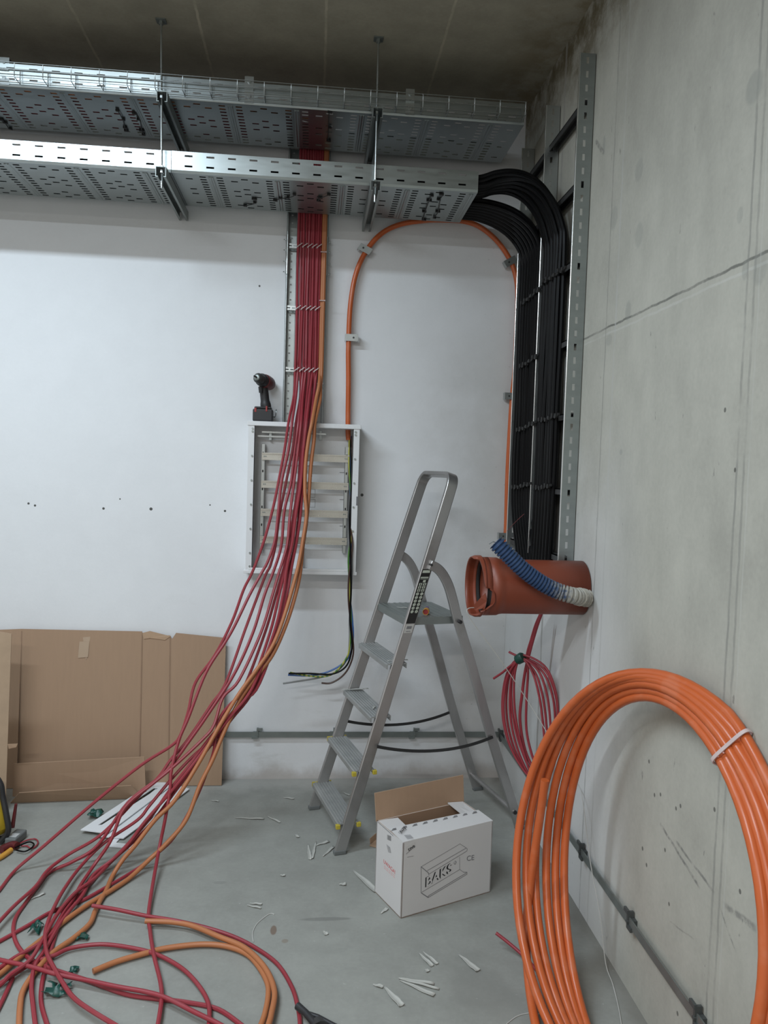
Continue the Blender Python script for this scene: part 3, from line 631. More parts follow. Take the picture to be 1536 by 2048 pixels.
for i, (nm, m, pp, lb) in enumerate(CW):
    pts = [A(x, y, .045+.10*min(1, max(0, (y-900)/240))+(.02, .008, .014, .016, -.004)[i]) for x, y in pp]
    pts[0] = V(pts[0].x, -.03, pe.z+.02)
    b = MB(); b.tube(smooth(pts, 6), .0045, 8); tag(b.build(nm, m), lb, 'wire', 'conductors hanging from the cabinet')
def clip(c, along, side, label, g='metal clips on the thick orange cable'):
    along = along.normalized(); side = side.normalized(); b = MB(); yv = V(0, -.0012, 0)
    t = thing('cable_clip', V(c.x, 0, c.z), label, 'clip', g)
    b.obox(c+side*.012+V(0, -.0165, 0), side*.032, along*.017, V(0, .0012, 0)); b.obox(c-side*.019+V(0, .0, 0), side*.0012, along*.017, V(0, .017, 0)); b.obox(c+side*.043+V(0, .0, 0), side*.0012, along*.017, V(0, .017, 0))
    b.build('saddle', galv_new, t, smooth=0)
    b = MB(); b.cyl(c+side*.022+V(0, -.0195, 0), c+side*.022+V(0, -.0165, 0), .005, 8); b.build('screw', dark_steel, t, smooth=0)
X1 = V(1, 0, 0); Z1 = V(0, 0, 1)
clip(AO(734, 502), V(.55, 0, .83), V(-.83, 0, .4), 'tilted metal clip at the bend of the orange cable, left of the arch')
clip(AO(698, 676), Z1, X1, 'metal clip on the orange cable halfway above the cabinet')
clip(AO(1024, 522), V(-.5, 0, .83), V(-.83, 0, -.5), 'metal clip at the right bend of the orange cable by the black cables')
clip(AO(1025, 793), Z1, -X1, 'metal clip on the right run of the orange cable, at mid height')
clip(AO(1013, 1072), Z1, -X1, 'metal clip on the orange cable just above the blue conduit')

# ------------------------------------------------------------------ ladders on the right wall, black cables
def rladder(y0, y1, zt, zb, label, rails, top_off):
    t = thing('cable_ladder', (0, (y0+y1)/2, zb), label, 'cable ladder', 'wide ladders on the concrete wall')
    for y in rails:
        zt2 = zt[y] if isinstance(zt, dict) else zt
        b = MB(); n = int((zt2-zb)/.05)
        b.perf(V(-.062, y, zb), V(1, 0, 0), V(0, 0, 1), [.020, .016, .022], [(zt2-zb)/n]*n, lambda i, j: (.005, .0125) if i == 1 else None)
        for xx in (-.062, -.004):
            b.face([V(xx, y, zb), V(xx, y+.013, zb), V(xx, y+.013, zt2), V(xx, y, zt2)])
        r = b.build('side_rail', galv if y < -.9 else galv_new, t, smooth=0, solid=.0016)
        b = MB(); b.tube([V(-.0635, y+.001, zb), V(-.0635, y+.001, zt2)], .0028, 8); b.build('rounded_edge', galv_highlight, r)
    for z in (3.02, 2.73, 2.435, 2.135, 1.845, 1.55, 1.285):
        b = MB(); b.box((-.045, y0, z-.004), (-.012, y1, z)); b.box((-.045, y0, z-.024), (-.042, y1, z)); b.box((-.015, y0, z-.024), (-.012, y1, z)); b.build('rung', dark_steel, t, smooth=0)
rladder(-1.0, -.575, 3.19, 1.255, 'near cable ladder on the concrete wall, with the tall slotted rail', (-1.0, -.58), 0)
rladder(-.565, -.19, 3.165, 1.20, 'cable ladder nearest the corner, behind the left black bundle', (-.195,), 0)

rb = .0108
def black(i, n, which):
    f = (i+.5)/n
    if which == 'A':   # rear half of the tray
        yt = -.335+.235*f; yl = -.545+.325*f; zt = ZL+.013; xl = -.046
        layer = i % 2; R = .30
    else:
        yt = -.485+.150*f; yl = -.865+.27*f; zt = ZL+.013; layer = i % 3; xl = -.046
    zt += layer*.0215
    xl -= (i % 2)*.007
    # bend: arch from the tray end down the ladder
    R = .285-.0215*layer if which == 'A' else .30+.012*layer
    rise = 0 if which == 'A' else .075
    xs = xl-R
    pts = [V(-4, yt, zt), V(-.85, yt, zt), V(-.50, yt, zt), V(-.385, yt, zt+rise*.25)]
    for k in range(1, 10):
        a = math.pi/2*k/9; e = k/9; s = e*e*(3-2*e)
        pts.append(V(xs+R*math.sin(a), yt+(yl-yt)*s, zt+rise*math.sin(math.pi*min(1, e*1.15))-(R-R*math.cos(a))))
    z = pts[-1].z
    wob = random.uniform(-.004, .004)
    sh = -.18 if which == 'A' else .02
    for zz in (2.35, 2.1, 1.9, 1.7):
        pts.append(V(xl+random.uniform(-.003, .003), yl+wob*math.sin(zz*5), zz))
    for zz, e in ((1.5, .06), (1.38, .28), (1.26, .68), (1.17, .95)):
        pts.append(V(xl, yl+sh*e, zz))
    pts += [V(xl*.6, yl+sh, 1.10), V(-.0125, yl+sh*1.05, 1.06)]
    b = MB(); b.tube(smooth(pts, 5), rb, 8); return b.build('black_cable', black_pvc)
for i in range(14): tag(black(13-i, 14, 'A'), 'black cable, %s from the left in the left bundle beside the orange cable' % ORD[i], 'cable', 'left bundle of black cables')
for i in range(13): tag(black(12-i, 13, 'B'), 'black cable, %s from the left in the right bundle beside the slotted rail' % ORD[i], 'cable', 'right bundle of black cables')
def btie(p0, p1, d, label):
    q0, q1 = RW(*p0, d), RW(*p1, d); b = MB(); n = 12
    pts = [q0.lerp(q1, i/n)+V(0, 0, .006*math.sin(i*2.3)) for i in range(n+1)]
    b.tube(pts, .005, 6, sect=[(.005, .004), (-.005, .004), (-.005, -.004), (.005, -.004)])
    for i in range(1, n, 2): b.obox(pts[i]+V(-.004, 0, 0), V(.006, 0, 0), V(0, .007, 0), V(0, 0, .007))
    tag(b.build('cable_tie', black_nylon, smooth=0), label, 'cable tie', 'black ties across the black cables')
btie((1042, 610), (1083, 575), .066, 'black tie across the left black bundle, highest')
btie((1085, 566), (1132, 536), .066, 'black tie across the right black bundle, highest')
btie((1040, 735), (1078, 710), .066, 'black tie across the left black bundle, second from top')
btie((1034, 862), (1072, 845), .066, 'black tie across the left black bundle, third from top')
btie((1078, 842), (1118, 830), .066, 'black tie across the right black bundle, level with its middle')
btie((1024, 976), (1062, 968), .066, 'black tie across the left black bundle, lowest')
btie((1068, 976), (1102, 972), .066, 'black tie across the right black bundle, lowest')
b = MB(); b.tube(smooth([RW(1014, 1062, .10), RW(1030, 1045, .10), RW(1048, 1028, .10)], 5), .0012, 6); tag(b.build('thread', mat('dark_red_thread', (.25, .06, .06), .8)), 'thin dark red thread crossing the foot of the left black bundle', 'thread')

# ------------------------------------------------------------------ orange-brown pipe and blue conduit
yp, zp, rp = -1.105, 1.182, .099
t = thing('drain_pipe', (0, yp, zp), 'broken orange-brown plastic pipe sticking out of the concrete wall', 'pipe')
def pipe_shell(prof, n=48, rim=None, start=0, end=None):
    bm = MB(); rows = []
    for x, r in prof:
        rows.append([V(x, yp+r*math.cos(2*math.pi*k/n), zp+r*math.sin(2*math.pi*k/n)) for k in range(n)])
    for i in range(len(rows)-1):
        for k in range(n): bm.face([rows[i][k], rows[i][(k+1) % n], rows[i+1][(k+1) % n], rows[i+1][k]])
    return bm
pipe_shell([(-.004, rp), (-.16, rp), (-.31, rp), (-.325, rp+.002), (-.335, rp+.006), (-.37, rp+.007)]).build('pipe_barrel', [terracotta], t, solid=.005, merge=True)
n = 120; bm = MB()                                  # the broken socket: a jagged gap on the side towards the room
def jag(k):
    ph = (math.degrees(2*math.pi*k/n)-90) % 360     # 0 top, 90 the side towards the room, 180 bottom
    B = [(0, -.427), (12, -.425), (20, -.405), (45, -.402), (75, -.399), (84, -.394), (88, -.376), (94, -.364), (112, -.359), (120, -.366), (126, -.376), (132, -.384), (138, -.402), (146, -.398), (154, -.410), (162, -.424), (180, -.427), (360, -.427)]
    for (a, xa), (c, xc) in zip(B, B[1:]):
        if ph <= c: return xa+(xc-xa)*(ph-a)/(c-a)
P = lambda x, r, k: V(x, yp+r*math.cos(2*math.pi*k/n), zp+r*math.sin(2*math.pi*k/n))
for k in range(n):
    k2 = (k+1) % n; e1, e2 = jag(k), jag(k2)
    seg = [(-.368, rp+.007), (-.385, rp+.007)]
    st1 = [P(-.368, rp+.007, k), P(max(e1, -.388), rp+.007, k), P(max(e1, -.395), rp+.013, k), P(max(e1, -.412), rp+.013, k), P(e1, rp+.007, k)]
    st2 = [P(-.368, rp+.007, k2), P(max(e2, -.388), rp+.007, k2), P(max(e2, -.395), rp+.013, k2), P(max(e2, -.412), rp+.013, k2), P(e2, rp+.007, k2)]
    for i in range(4): bm.face([st1[i], st1[i+1], st2[i+1], st2[i]])
bm.build('broken_socket', terracotta, t, solid=.005, merge=True)
b = MB(); b.prism([V(-.425, yp-.066, zp-.080), V(-.40, yp-.084, zp-.070), V(-.385, yp-.092, zp-.04), V(-.392, yp-.090, zp-.012), V(-.408, yp-.085, zp-.030), V(-.428, yp-.07, zp-.06)], V(.002, .006, 0)); b.build('torn_shard', terracotta, t, smooth=0)
b = MB(); bm = pipe_shell([(-.372, rp+.002), (-.376, rp-.003), (-.382, rp-.003), (-.386, rp+.002)]); bm.build('rubber_seal', rubber, t, solid=.002, merge=True)
# corrugated conduit
cp_ = [RW(1176, 1196, .004)] + [A(x, y, d) for x, y, d in ((1150, 1192, 1.265), (1115, 1182, 1.262), (1080, 1164, 1.258), (1045, 1138, 1.255), (1020, 1114, 1.25), (1000, 1094, 1.245), (992, 1086, 1.24))]
line = smooth(cp_, 24); L = [0.]
for a, c in zip(line, line[1:]): L.append(L[-1]+(c-a).length)
N = int(L[-1]/.0026); pts = []; rad = []; j = 0
for i in range(N+1):
    s = L[-1]*i/N
    while j < len(L)-2 and L[j+1] < s: j += 1
    f = (s-L[j])/max(1e-9, L[j+1]-L[j]); pts.append(line[j].lerp(line[j+1], f))
    rad.append(.0255+.0040*(1 if (i % 5) in (0, 1, 2) else -1)*.9)
b = MB(); b.tube(pts, rad, 16, caps=False)
t = thing('corrugated_conduit', cp_[0], 'blue corrugated conduit with plastered end curling over the pipe', 'conduit')
b.build('hose', hose_mat, t, smooth=30, solid=.0015)
b = MB(); m = int(N*.22)
b.tube([p+V(0, 0, 0) for p in pts[:m]], [rad[i]+.003+.004*abs(math.sin(i*1.9)+math.sin(i*.83))/2 for i in range(m)], 14, caps=False)
o = b.build('plaster_crust', plaster, t)
dt = bpy.data.textures.new('crust', 'CLOUDS'); dt.noise_scale = .02; dm = o.modifiers.new('d', 'DISPLACE'); dm.texture = dt; dm.strength = .010; dm.mid_level = .7
b = MB(); b.tube([A(994, 1086, 1.24), A(986, 1083, 1.24), A(978, 1088, 1.24)], .002, 6); b.build('pull_wire', grey_wire, t)
# string
b = MB(); b.tube(smooth([V(-.40, -1.10, 1.10), V(-.436, -1.108, 1.076), V(-.30, -1.09, .90), V(-.16, -1.06, .705), RW(1150, 1560, .010), RW(1165, 1600, .024), RW(1180, 1720, .028), RW(1200, 1830, .016), FL(1217, 1925, .02)+V(-.01, 0, 0), FL(1226, 1970, .004), FL(1240, 2030, .003), FL(1250, 2110, .003)], 8), .0016, 6)
tag(b.build('pull_string', string_mat), 'white string from the broken pipe down the concrete wall to the floor', 'string')

# red coil hanging behind the pipe
t = thing('red_cable_coil', A(1050, 1600, .8), 'coil of red cable tied with green, hanging below the orange-brown pipe', 'cable coil')
def rc(px, py, e=0): return A(px, py, .78+(px-1050)/57*.10+e)
random.seed(3)
LOOP = [(1043, 1316), (1016, 1342), (1005, 1395), (1008, 1450), (1026, 1505), (1062, 1552), (1094, 1552), (1112, 1500), (1116, 1440), (1110, 1385), (1088, 1338)]
for k in range(6):
    sl, sr, dy = ((1, 1, 0), (.85, .90, 4), (.66, 1.0, -3), (.72, .55, 6), (.55, .70, 2), (.95, .42, 5))[k]
    pts = []
    for x, y in LOOP:
        f = (y-1316)/236; cxm = 1043+40*f; sc = sl if x < cxm else sr
        if y < 1320 or y > 1545: sc = .5+.5*sc
        pts.append(rc(cxm+(x-cxm)*sc, y+dy*(1 if y > 1330 else .6)-4*(k == 2), .005*k))
    b = MB(); b.tube(smooth(pts, 6, True), .0050, 8, closed=True); b.build('cable_loop', red_pvc, t)
b = MB(); b.tube(smooth([rc(1084, 1225, .0), rc(1075, 1250), rc(1066, 1280), rc(1058, 1310), rc(1050, 1345), rc(1044, 1390), rc(1040, 1440), rc(1050, 1500), rc(1070, 1545)], 6), .0065, 8); b.tube(smooth([rc(1082, 1225, -.02), rc(1071, 1250, -.01), rc(1062, 1280), rc(1054, 1310), rc(1056, 1345), rc(1053, 1400), rc(1053, 1460), rc(1064, 1510), rc(1080, 1550)], 6), .0055, 8); b.build('cable_tail', red_pvc, t)
b = MB(); b.tube(smooth([rc(1043, 1318, .02), rc(1023, 1330, .02), rc(1005, 1345, .02), rc(987, 1357, .02)], 5), .005, 8); b.tube(smooth([rc(1043, 1316, .025), rc(1030, 1310, .025), rc(1018, 1304, .025)], 5), .005, 8); b.build('cut_end', red_pvc, t)
b = MB(); b.lathe(rc(1038, 1318, .02), (rc(1052, 1312, .02)-rc(1038, 1320, .02)), [(-.012, .018), (-.008, .021), (.018, .022), (.024, .018)], 12); b.build('tape_wrap', green_film, t)

# ------------------------------------------------------------------ earthing strip and its holders
def strip_pt(y): return V(-.012, y, .225)
b = MB(); b.box((-4, -.019, .224), (-.008, -.015, .252)); tag(b.build('earthing_strip', galv_dull, smooth=0), 'flat galvanized strip running low along the white wall', 'strip')
b = MB(); b.box((-.019, -6, .224), (-.015, -.02, .252)); tag(b.build('earthing_strip', galv_dull, smooth=0), 'flat galvanized strip running low along the concrete wall', 'strip')
def holder(p, axis, nrm, label):
    t = MB(); u = axis; n = nrm; zz = V(0, 0, 1)
    t.obox(p+n*.007, u*.022, n*.007, zz*.012)
    t.obox(p+n*.014+zz*.006, u*.004, n*.010, zz*.026); t.obox(p+n*.021+zz*.028+u*.012, u*.014, n*.004, zz*.006); t.obox(p+n*.021-zz*.014-u*.014, u*.014, n*.004, zz*.006)
    t.cyl(p+n*.014, p+n*.026, .006, 6)
    tag(t.build('strip_holder', clamp_steel if nrm.x else galv_dull, smooth=0), label, 'holder', 'holders of the earthing strips')
for px, lb in ((515, 'between cardboard and ladder'), (668, 'behind the ladder step'), (828, 'under the upper black ladder strap'),):
    holder(V(A(px, 1468, .01).x, 0, .238), V(1, 0, 0), V(0, -1, 0), 'strip holder on the white wall, '+lb)
for (px, py), lb in (((1165, 1715), 'seen inside the orange coil, farther one'), ((1262, 1852), 'seen inside the orange coil, nearer one'), ((1398, 2030), 'at the bottom picture edge'), ((1012, 1490), 'in the corner')):
    y = RW(px, py, .01).y if px > 1100 else -.045
    holder(V(0, y, .238), V(0, 1, 0), V(-1, 0, 0), 'strip holder on the concrete wall, '+lb)

# ------------------------------------------------------------------ big orange coil
t = thing('orange_cable_coil', (-.2, -2.0, 0), 'big coil of thick orange cable leaning on the concrete wall', 'cable coil')
rc_ = .0132
def loop(c_off, R, tilt, yaw, cyy, a0=0, a1=2*math.pi, ph=0, wob=.012, nn=72):
    e1 = V(math.sin(yaw), math.cos(yaw), 0); e2 = V(math.cos(yaw)*math.sin(tilt), -math.sin(yaw)*math.sin(tilt), math.cos(tilt))
    nn_ = e1.cross(e2); c = V(c_off, cyy, R*math.cos(tilt)+rc_)
    out = []
    for i in range(nn+1):
        a = a0+(a1-a0)*i/nn
        out.append(c+e1*R*math.cos(a)+e2*R*math.sin(a)+nn_*wob*math.sin(2*a+ph)+e2*wob*.4*math.sin(3*a+ph))
    return out
turns = [(-.1611, .544, .2067, -.264, -2.0187), (-.1502, .535, .1767, -.232, -2.0037), (-.1461, .5291, .1629, -.184, -1.9909), (-.1386, .5202, .1465, -.1355, -1.9847), (-.1307, .5099, .1439, -.0948, -1.9794), (-.1275, .5005, .1346, -.0539, -1.9854)]
def cl(pts): return [V(min(p.x, -.0145), p.y, max(p.z, rc_)) for p in pts]
for k, (xo, R, tl_, yw, cyy) in enumerate(turns[:6]):
    b = MB(); pts = cl(loop(xo, R, tl_, yw, cyy, ph=k*.5, wob=.006))
    b.tube(pts[:-1], rc_, 14, closed=True); b.build('cable_turn', orange_pvc, t)
sp = smooth([A(1090, 1560, 1.575), A(1082, 1620, 1.565), A(1070, 1700, 1.56), A(1058, 1790, 1.57), A(1052, 1870, 1.62), A(1057, 1960, 1.705), FL(1071, 2048, .035), FL(1090, 2110, .016), FL(1125, 2200, .014)], 8)
b = MB(); b.tube(cl(sp), rc_, 14); b.build('cable_end', orange_pvc, t)
b = MB(); TH = math.radians(119)
cen = [cl(loop(*q[:5], TH, TH+.001, ph=k*.5, wob=.006, nn=1))[0] for k, q in enumerate(turns[:6])]
mid = sum(cen, V(0, 0, 0))/6
tie_rad = max((c-mid).length for c in cen)
tang = (cl(loop(*turns[2][:5], TH, TH+.02, ph=1., wob=.006, nn=1))[1]-cen[2]).normalized()
ua = max(cen, key=lambda c: (c-mid).length)-mid; ua = (ua-tang*ua.dot(tang)).normalized(); ub = tang.cross(ua)
ea = max(abs((c-mid).dot(ua)) for c in cen)+rc_+.003; eb = max(abs((c-mid).dot(ub)) for c in cen)+rc_+.003
pts = []
for i in range(40):
    a = 2*math.pi*i/40; s = lambda v: math.copysign(abs(v)**.45, v)
    q = mid+ua*ea*s(math.cos(a))+ub*eb*s(math.sin(a)); pts.append(V(min(q.x, -.004), q.y, q.z))
b.tube(pts, .003, 6, closed=True, sect=[(.0045, .0012), (-.0045, .0012), (-.0045, -.0012), (.0045, -.0012)], up=tang)
tie = b.build('cable_tie', white_tie); tag(tie, 'long white cable tie around the right side of the orange coil', 'cable tie')
floor_cable('red_cable', [(992, 1866), (1020, 1888), (1050, 1915), (1085, 1955), (1105, 1995), (1118, 2050), (1125, 2090)], .0055, red_pvc, 'short red cable end lying on the floor beside the orange coil', lifts=[.05, .03, .012, .004, 0, 0, 0])
floor_cable('thin_string', [(1013, 2048), (1035, 2032), (1065, 2026), (1095, 2034), (1118, 2052), (1125, 2075)], .0014, string_mat, 'thin pale string in a curve at the bottom beside the orange coil', 'string')

# ------------------------------------------------------------------ step ladder
FA = V(-.873, -.783, 0); wv = V(-.24093, .97054, 0); uv = V(.97054, .24093, 0)
def LP(s, t_, z): return FA+uv*s+wv*t_+V(0, 0, z)
t = thing('step_ladder', LP(.42, .22, 0), 'aluminium step ladder with four treads and a platform', 'ladder')
SL = .306; lean = (uv*SL+V(0, 0, 1)).normalized(); nf = wv.cross(lean).normalized()
ht = 1.59
def FP(tt, z): return LP(SL*z, tt, z)
def conv(z): return .045*z/1.5
rect = lambda a, c: [(a, c), (-a, c), (-a, -c), (a, -c)]
path = [FP(.0+conv(z), z) for z in (.004, .4, .8, 1.2, 1.5)]
ta, tb = conv(1.5), .44-conv(1.5); rr_ = .055
for k in range(0, 9):
    a = math.pi/2*k/8; path.append(FP(ta+.002+rr_*(1-math.cos(a)), ht-rr_+rr_*math.sin(a)))
for k in range(0, 9):
    a = math.pi/2*k/8; path.append(FP(tb-.002-rr_+rr_*math.sin(a), ht-rr_+rr_*math.cos(a)))
path += [FP(.44-conv(z), z) for z in (1.5, 1.2, .8, .4, .004)]
b = MB(); b.tube(path, 1, sect=rect(.024, .009), up=nf); b.build('front_frame', alu, t, smooth=25, bevel=.003)
def rear(tt, tt_top, nm):
    P0 = [(.372, 1.205), (.405, 1.19), (.435, 1.16), (.463, 1.11), (.487, 1.04), (.51, .965), (.59, .74), (.70, .41), (.85, .004)]
    pts = smooth([LP(s, tt+(tt_top-tt)*z/1.2, z) for s, z in P0], 4)
    b = MB(); b.tube(pts, 1, sect=rect(.0095, .021), up=wv); return b.build('rear_leg', alu, t, smooth=25, bevel=.003)
rear(.014-.012, .02, 0); rear(.433+.006, .415, 1)
for i, z in enumerate((.118, .332, .555, .775)):
    s0 = SL*z-.045; s1 = SL*z+.045; ta, tb = -.004+conv(z), .444-conv(z)
    b = MB(); b.prism([LP(s0, ta, z-.012), LP(s0, ta, z+.006), LP(s0+.004, ta, z+.010), LP(s1, ta, z+.010), LP(s1, ta, z-.012), LP(s1-.003, ta, z-.012), LP(s1-.003, ta, z+.006), LP(s0+.004, ta, z+.006), LP(s0+.004, ta, z-.012)], wv*(tb-ta))
    for k in range(6):
        s = s0+.012+k*.0125; b.prism([LP(s, ta, z+.010), LP(s+.002, ta, z+.0125), LP(s+.006, ta, z+.0125), LP(s+.008, ta, z+.010)], wv*(tb-ta))
    tr = b.build('tread', alu_tread, t, smooth=0)
    if i < 2:
        for s in (s0, s1):
            b = MB(); p = LP(s, ta-.001, z); b.obox(p, uv*.009, wv*.0085, V(0, 0, .009)); b.build('end_cap', yellow_cap, tr, smooth=0, bevel=.002)
        b = MB(); b.obox(LP((s0+s1)/2, tb, z+.002), uv*.046, wv*.004, V(0, 0, .010)); b.build('end_cap', yellow_cap, tr, smooth=0)
zp_ = .965; s0, s1 = .275, .545; ta, tb = .0395, .4005
b = MB(); b.prism([LP(s0, ta, zp_-.022), LP(s0, ta, zp_+.004), LP(s0+.006, ta, zp_+.010), LP(s1, ta, zp_+.010), LP(s1, ta, zp_-.022), LP(s1-.003, ta, zp_-.022), LP(s1-.003, ta, zp_+.006), LP(s0+.004, ta, zp_+.006), LP(s0+.004, ta, zp_-.022)], wv*(tb-ta))
for k in range(9):
    s = s0+.02+k*.028; b.prism([LP(s, ta, zp_+.010), LP(s+.002, ta, zp_+.0115), LP(s+.012, ta, zp_+.0115), LP(s+.014, ta, zp_+.010)], wv*(tb-ta))
for tt in (ta, tb-.002): b.prism([LP(s0+.004, tt, zp_-.022), LP(s0+.004, tt, zp_+.006), LP(s1, tt, zp_+.006), LP(s1, tt, zp_-.022)], wv*.002)
pf = b.build('platform', galv_dull, t, smooth=0)
for tt in (.0, .43):
    b = MB(); p = LP(.512, tt, zp_-.006); b.cyl(p-wv*.014, p+wv*.004, .008, 10); b.build('hinge_bolt', black_plastic, t, smooth=0)
    b = MB(); p = LP(.376, .02+tt*.93, 1.205); b.cyl(p-wv*.012, p+wv*.012, .006, 10); b.build('rivet', dark_steel, t, smooth=0)
b = MB(); b.tube([LP(.815, .44, .085), LP(.815, -.012, .085)], .0105, 12); b.build('cross_bar', alu, t); b = MB(); b.cyl(LP(.815, -.016, .085), LP(.815, -.010, .085), .009, 12); b.build('bar_cap', black_plastic, t, smooth=0)
for tt, (sa, za), (sb, zb_), sag in ((-.008, (.150, .445), (.69, .440), .040), (.435, (.150, .41), (.715, .425), .045)):
    pts = []
    for i in range(21):
        f = i/20; pts.append(LP(sa+(sb-sa)*f, tt+.004*math.sin(f*6), za+(zb_-za)*f-sag*4*f*(1-f)))
    b = MB(); b.tube(pts, 1, sect=[(.0065, .0012), (-.0065, .0012), (-.0065, -.0012), (.0065, -.0012)], up=(V(0, 0, 1)+wv*.4).normalized()); b.build('strap', black_nylon, t, smooth=30)
for (s, tt, nm) in ((0, 0, 0), (0, .44, 0), (.85, .0, 1), (.85, .437, 1)):
    b = MB(); p = LP(s+.002, tt, .009); b.obox(p, uv*.026, wv*.012, V(0, 0, .0085)); b.build('foot', grey_plastic, t, smooth=0, bevel=.003)
# sticker with pictograms on the near stile
def SP(z, c, o=0.): # z height, c across (-1..1)
    return FP(conv(z)-.0092-o, z)+nf*(-c*.021)
sgn = -1 if nf.dot(uv) > 0 else 1
def SPc(z, c, o=0.): return FP(conv(z)-.0092-o, z)+uv*(c*.0205)
b = MB(); z0, z1 = .955, 1.185; b.hexa([SPc(z0, -1), SPc(z0, 1), SPc(z1, 1), SPc(z1, -1), SPc(z0, -1, .0006), SPc(z0, 1, .0006), SPc(z1, 1, .0006), SPc(z1, -1, .0006)])
st = b.build('warning_sticker', label_black, t, smooth=0)
b = MB()
def disc(z, c, r, n=12): 
    p = SPc(z, c, .0012); b.prism([p+uv*(r*math.cos(2*math.pi*i/n))+lean*(r*math.sin(2*math.pi*i/n)) for i in range(n)], -wv*.0004)
def rct(z, c, hw, hh): 
    p = SPc(z, c, .0012); b.prism([p-uv*hw-lean*hh, p+uv*hw-lean*hh, p+uv*hw+lean*hh, p-uv*hw+lean*hh], -wv*.0004)
for k, z in enumerate((1.005, 1.020, 1.035, 1.050, 1.065, 1.080)):
    for c in (-.48, .48): disc(z, c, .0068)
for k, z in enumerate((1.095, 1.108, 1.121)):
    for c in (-.45, .45): rct(z, c, .0065, .0055)
rct(1.134, .2, .006, .005); rct(1.175, 0, .017, .006); rct(1.150, 0, .018, .0025); rct(1.144, 0, .018, .001)
b.build('pictogram', label_white, st, smooth=0)
b = MB()
for k, z in enumerate((1.005, 1.020, 1.035, 1.050, 1.065, 1.080)):
    for c in (-.48, .48):
        p = SPc(z, c, .0017); d_ = uv*(.6 if (k+int(c > 0)) % 2 else -.6)+lean; d_.normalize(); b.obox(p, d_*.0045, uv.cross(wv)*.0007, wv*.0002)
for z in (1.095, 1.108, 1.121):
    for c in (-.45, .45): p = SPc(z, c, .0017); b.obox(p, uv*.002, lean*.004, wv*.0002)
b.build('pictogram_figure', label_black, st, smooth=0)
b = MB(); z0, z1 = .915, .952; b.hexa([SPc(z0, -.9), SPc(z0, .9), SPc(z1, .9), SPc(z1, -.9), SPc(z0, -.9, .0006), SPc(z0, .9, .0006), SPc(z1, .9, .0006), SPc(z1, -.9, .0006)]); bl = b.build('barcode_label', mat('sticker_grey', (.42, .41, .39), .5), t, smooth=0)
b = MB()
for k in range(9): p = SPc(.938, -.5+k*.12, .0012); b.obox(p, uv*(.0008 if k % 3 else .0013), lean*.006, wv*.0002)
p = SPc(.922, 0, .0012); b.obox(p, uv*.010, lean*.0012, wv*.0002); b.build('barcode', ink_grey, bl, smooth=0)
# things on the ladder
q = LP(.395, .10, zp_+.0115); t2 = thing('connector', q, 'small yellow and red connector lying on the ladder platform', 'connector')
b = MB(); b.tube([q+V(-.004, -.02, .013), q+V(.006, .02, .013)], .013, 14, caps=False); b.build('sleeve', amber, t2, solid=.002)
b = MB(); b.tube([q+V(-.0035, -.018, .013), q+V(.004, .01, .013)], .0112, 12); b.build('core', red_plastic, t2)
b = MB(); b.tube([q+V(.006, .02, .013), q+V(.012, .045, .018)], [.012, .009], 12); b.build('cap', purple, t2)

# ------------------------------------------------------------------ white box
P0 = V(-.668, -1.254, 0); ud = V(.9143, .4049, 0); vd = V(-.4049, .9143, 0); bw, bd, bh = .397, .196, .277
def BP(a, c, z): return P0+ud*a+vd*c+V(0, 0, z)
t = thing('cardboard_box', BP(bw/2, bd/2, 0), 'open white cardboard box with a channel drawing printed on it', 'box')
th = .004
def pan(name, q, tv, mats=None, **k):
    b = MB(); b.slab(q, tv); return b.build(name, mats or card_white, t, smooth=0, **k)
def pan2(name, q, tv):  # white outside, brown inside
    b = MB(); b.slab(q, tv*.5); b.m = 1; b.slab([p+tv*.5 for p in q], tv*.5); return b.build(name, [card_white, card_dark], t, smooth=0)
fr = pan2('front_panel', [BP(0, 0, 0), BP(bw, 0, 0), BP(bw, 0, bh), BP(0, 0, bh)], vd*th)
lf = pan2('side_panel', [BP(0, 0, 0), BP(0, bd, 0), BP(0, bd, bh), BP(0, 0, bh)], ud*th)
pan2('side_panel', [BP(bw, 0, 0), BP(bw, bd, 0), BP(bw, bd, bh), BP(bw, 0, bh)], -ud*th)
pan2('back_panel', [BP(0, bd, 0), BP(bw, bd, 0), BP(bw, bd, bh), BP(0, bd, bh)], -vd*th)
pan('bottom_panel', [BP(0, 0, 0), BP(bw, 0, 0), BP(bw, bd, 0), BP(0, bd, 0)], V(0, 0, th), card_dark)
tf = pan('top_flap', [BP(0, 0, bh), BP(bw, 0, bh), BP(bw-.006, .086, bh+.008), BP(.004, .108, bh+.003)], V(0, 0, th))
pan('side_flap', [BP(0, .07, bh-.002), BP(0, bd, bh), BP(.086, bd-.01, bh-.001), BP(.080, .07, bh-.004)], V(0, 0, -th))
pan('side_flap', [BP(bw, .07, bh-.002), BP(bw, bd, bh), BP(bw-.078, bd-.004, bh+.012), BP(bw-.070, .07, bh-.002)], V(0, 0, -th))
pan('back_flap', [BP(-.002, bd, bh-.004), BP(bw+.004, bd, bh-.004), BP(bw+.004, bd+.012, bh+.104), BP(-.004, bd+.016, bh+.100)], vd*th, card)
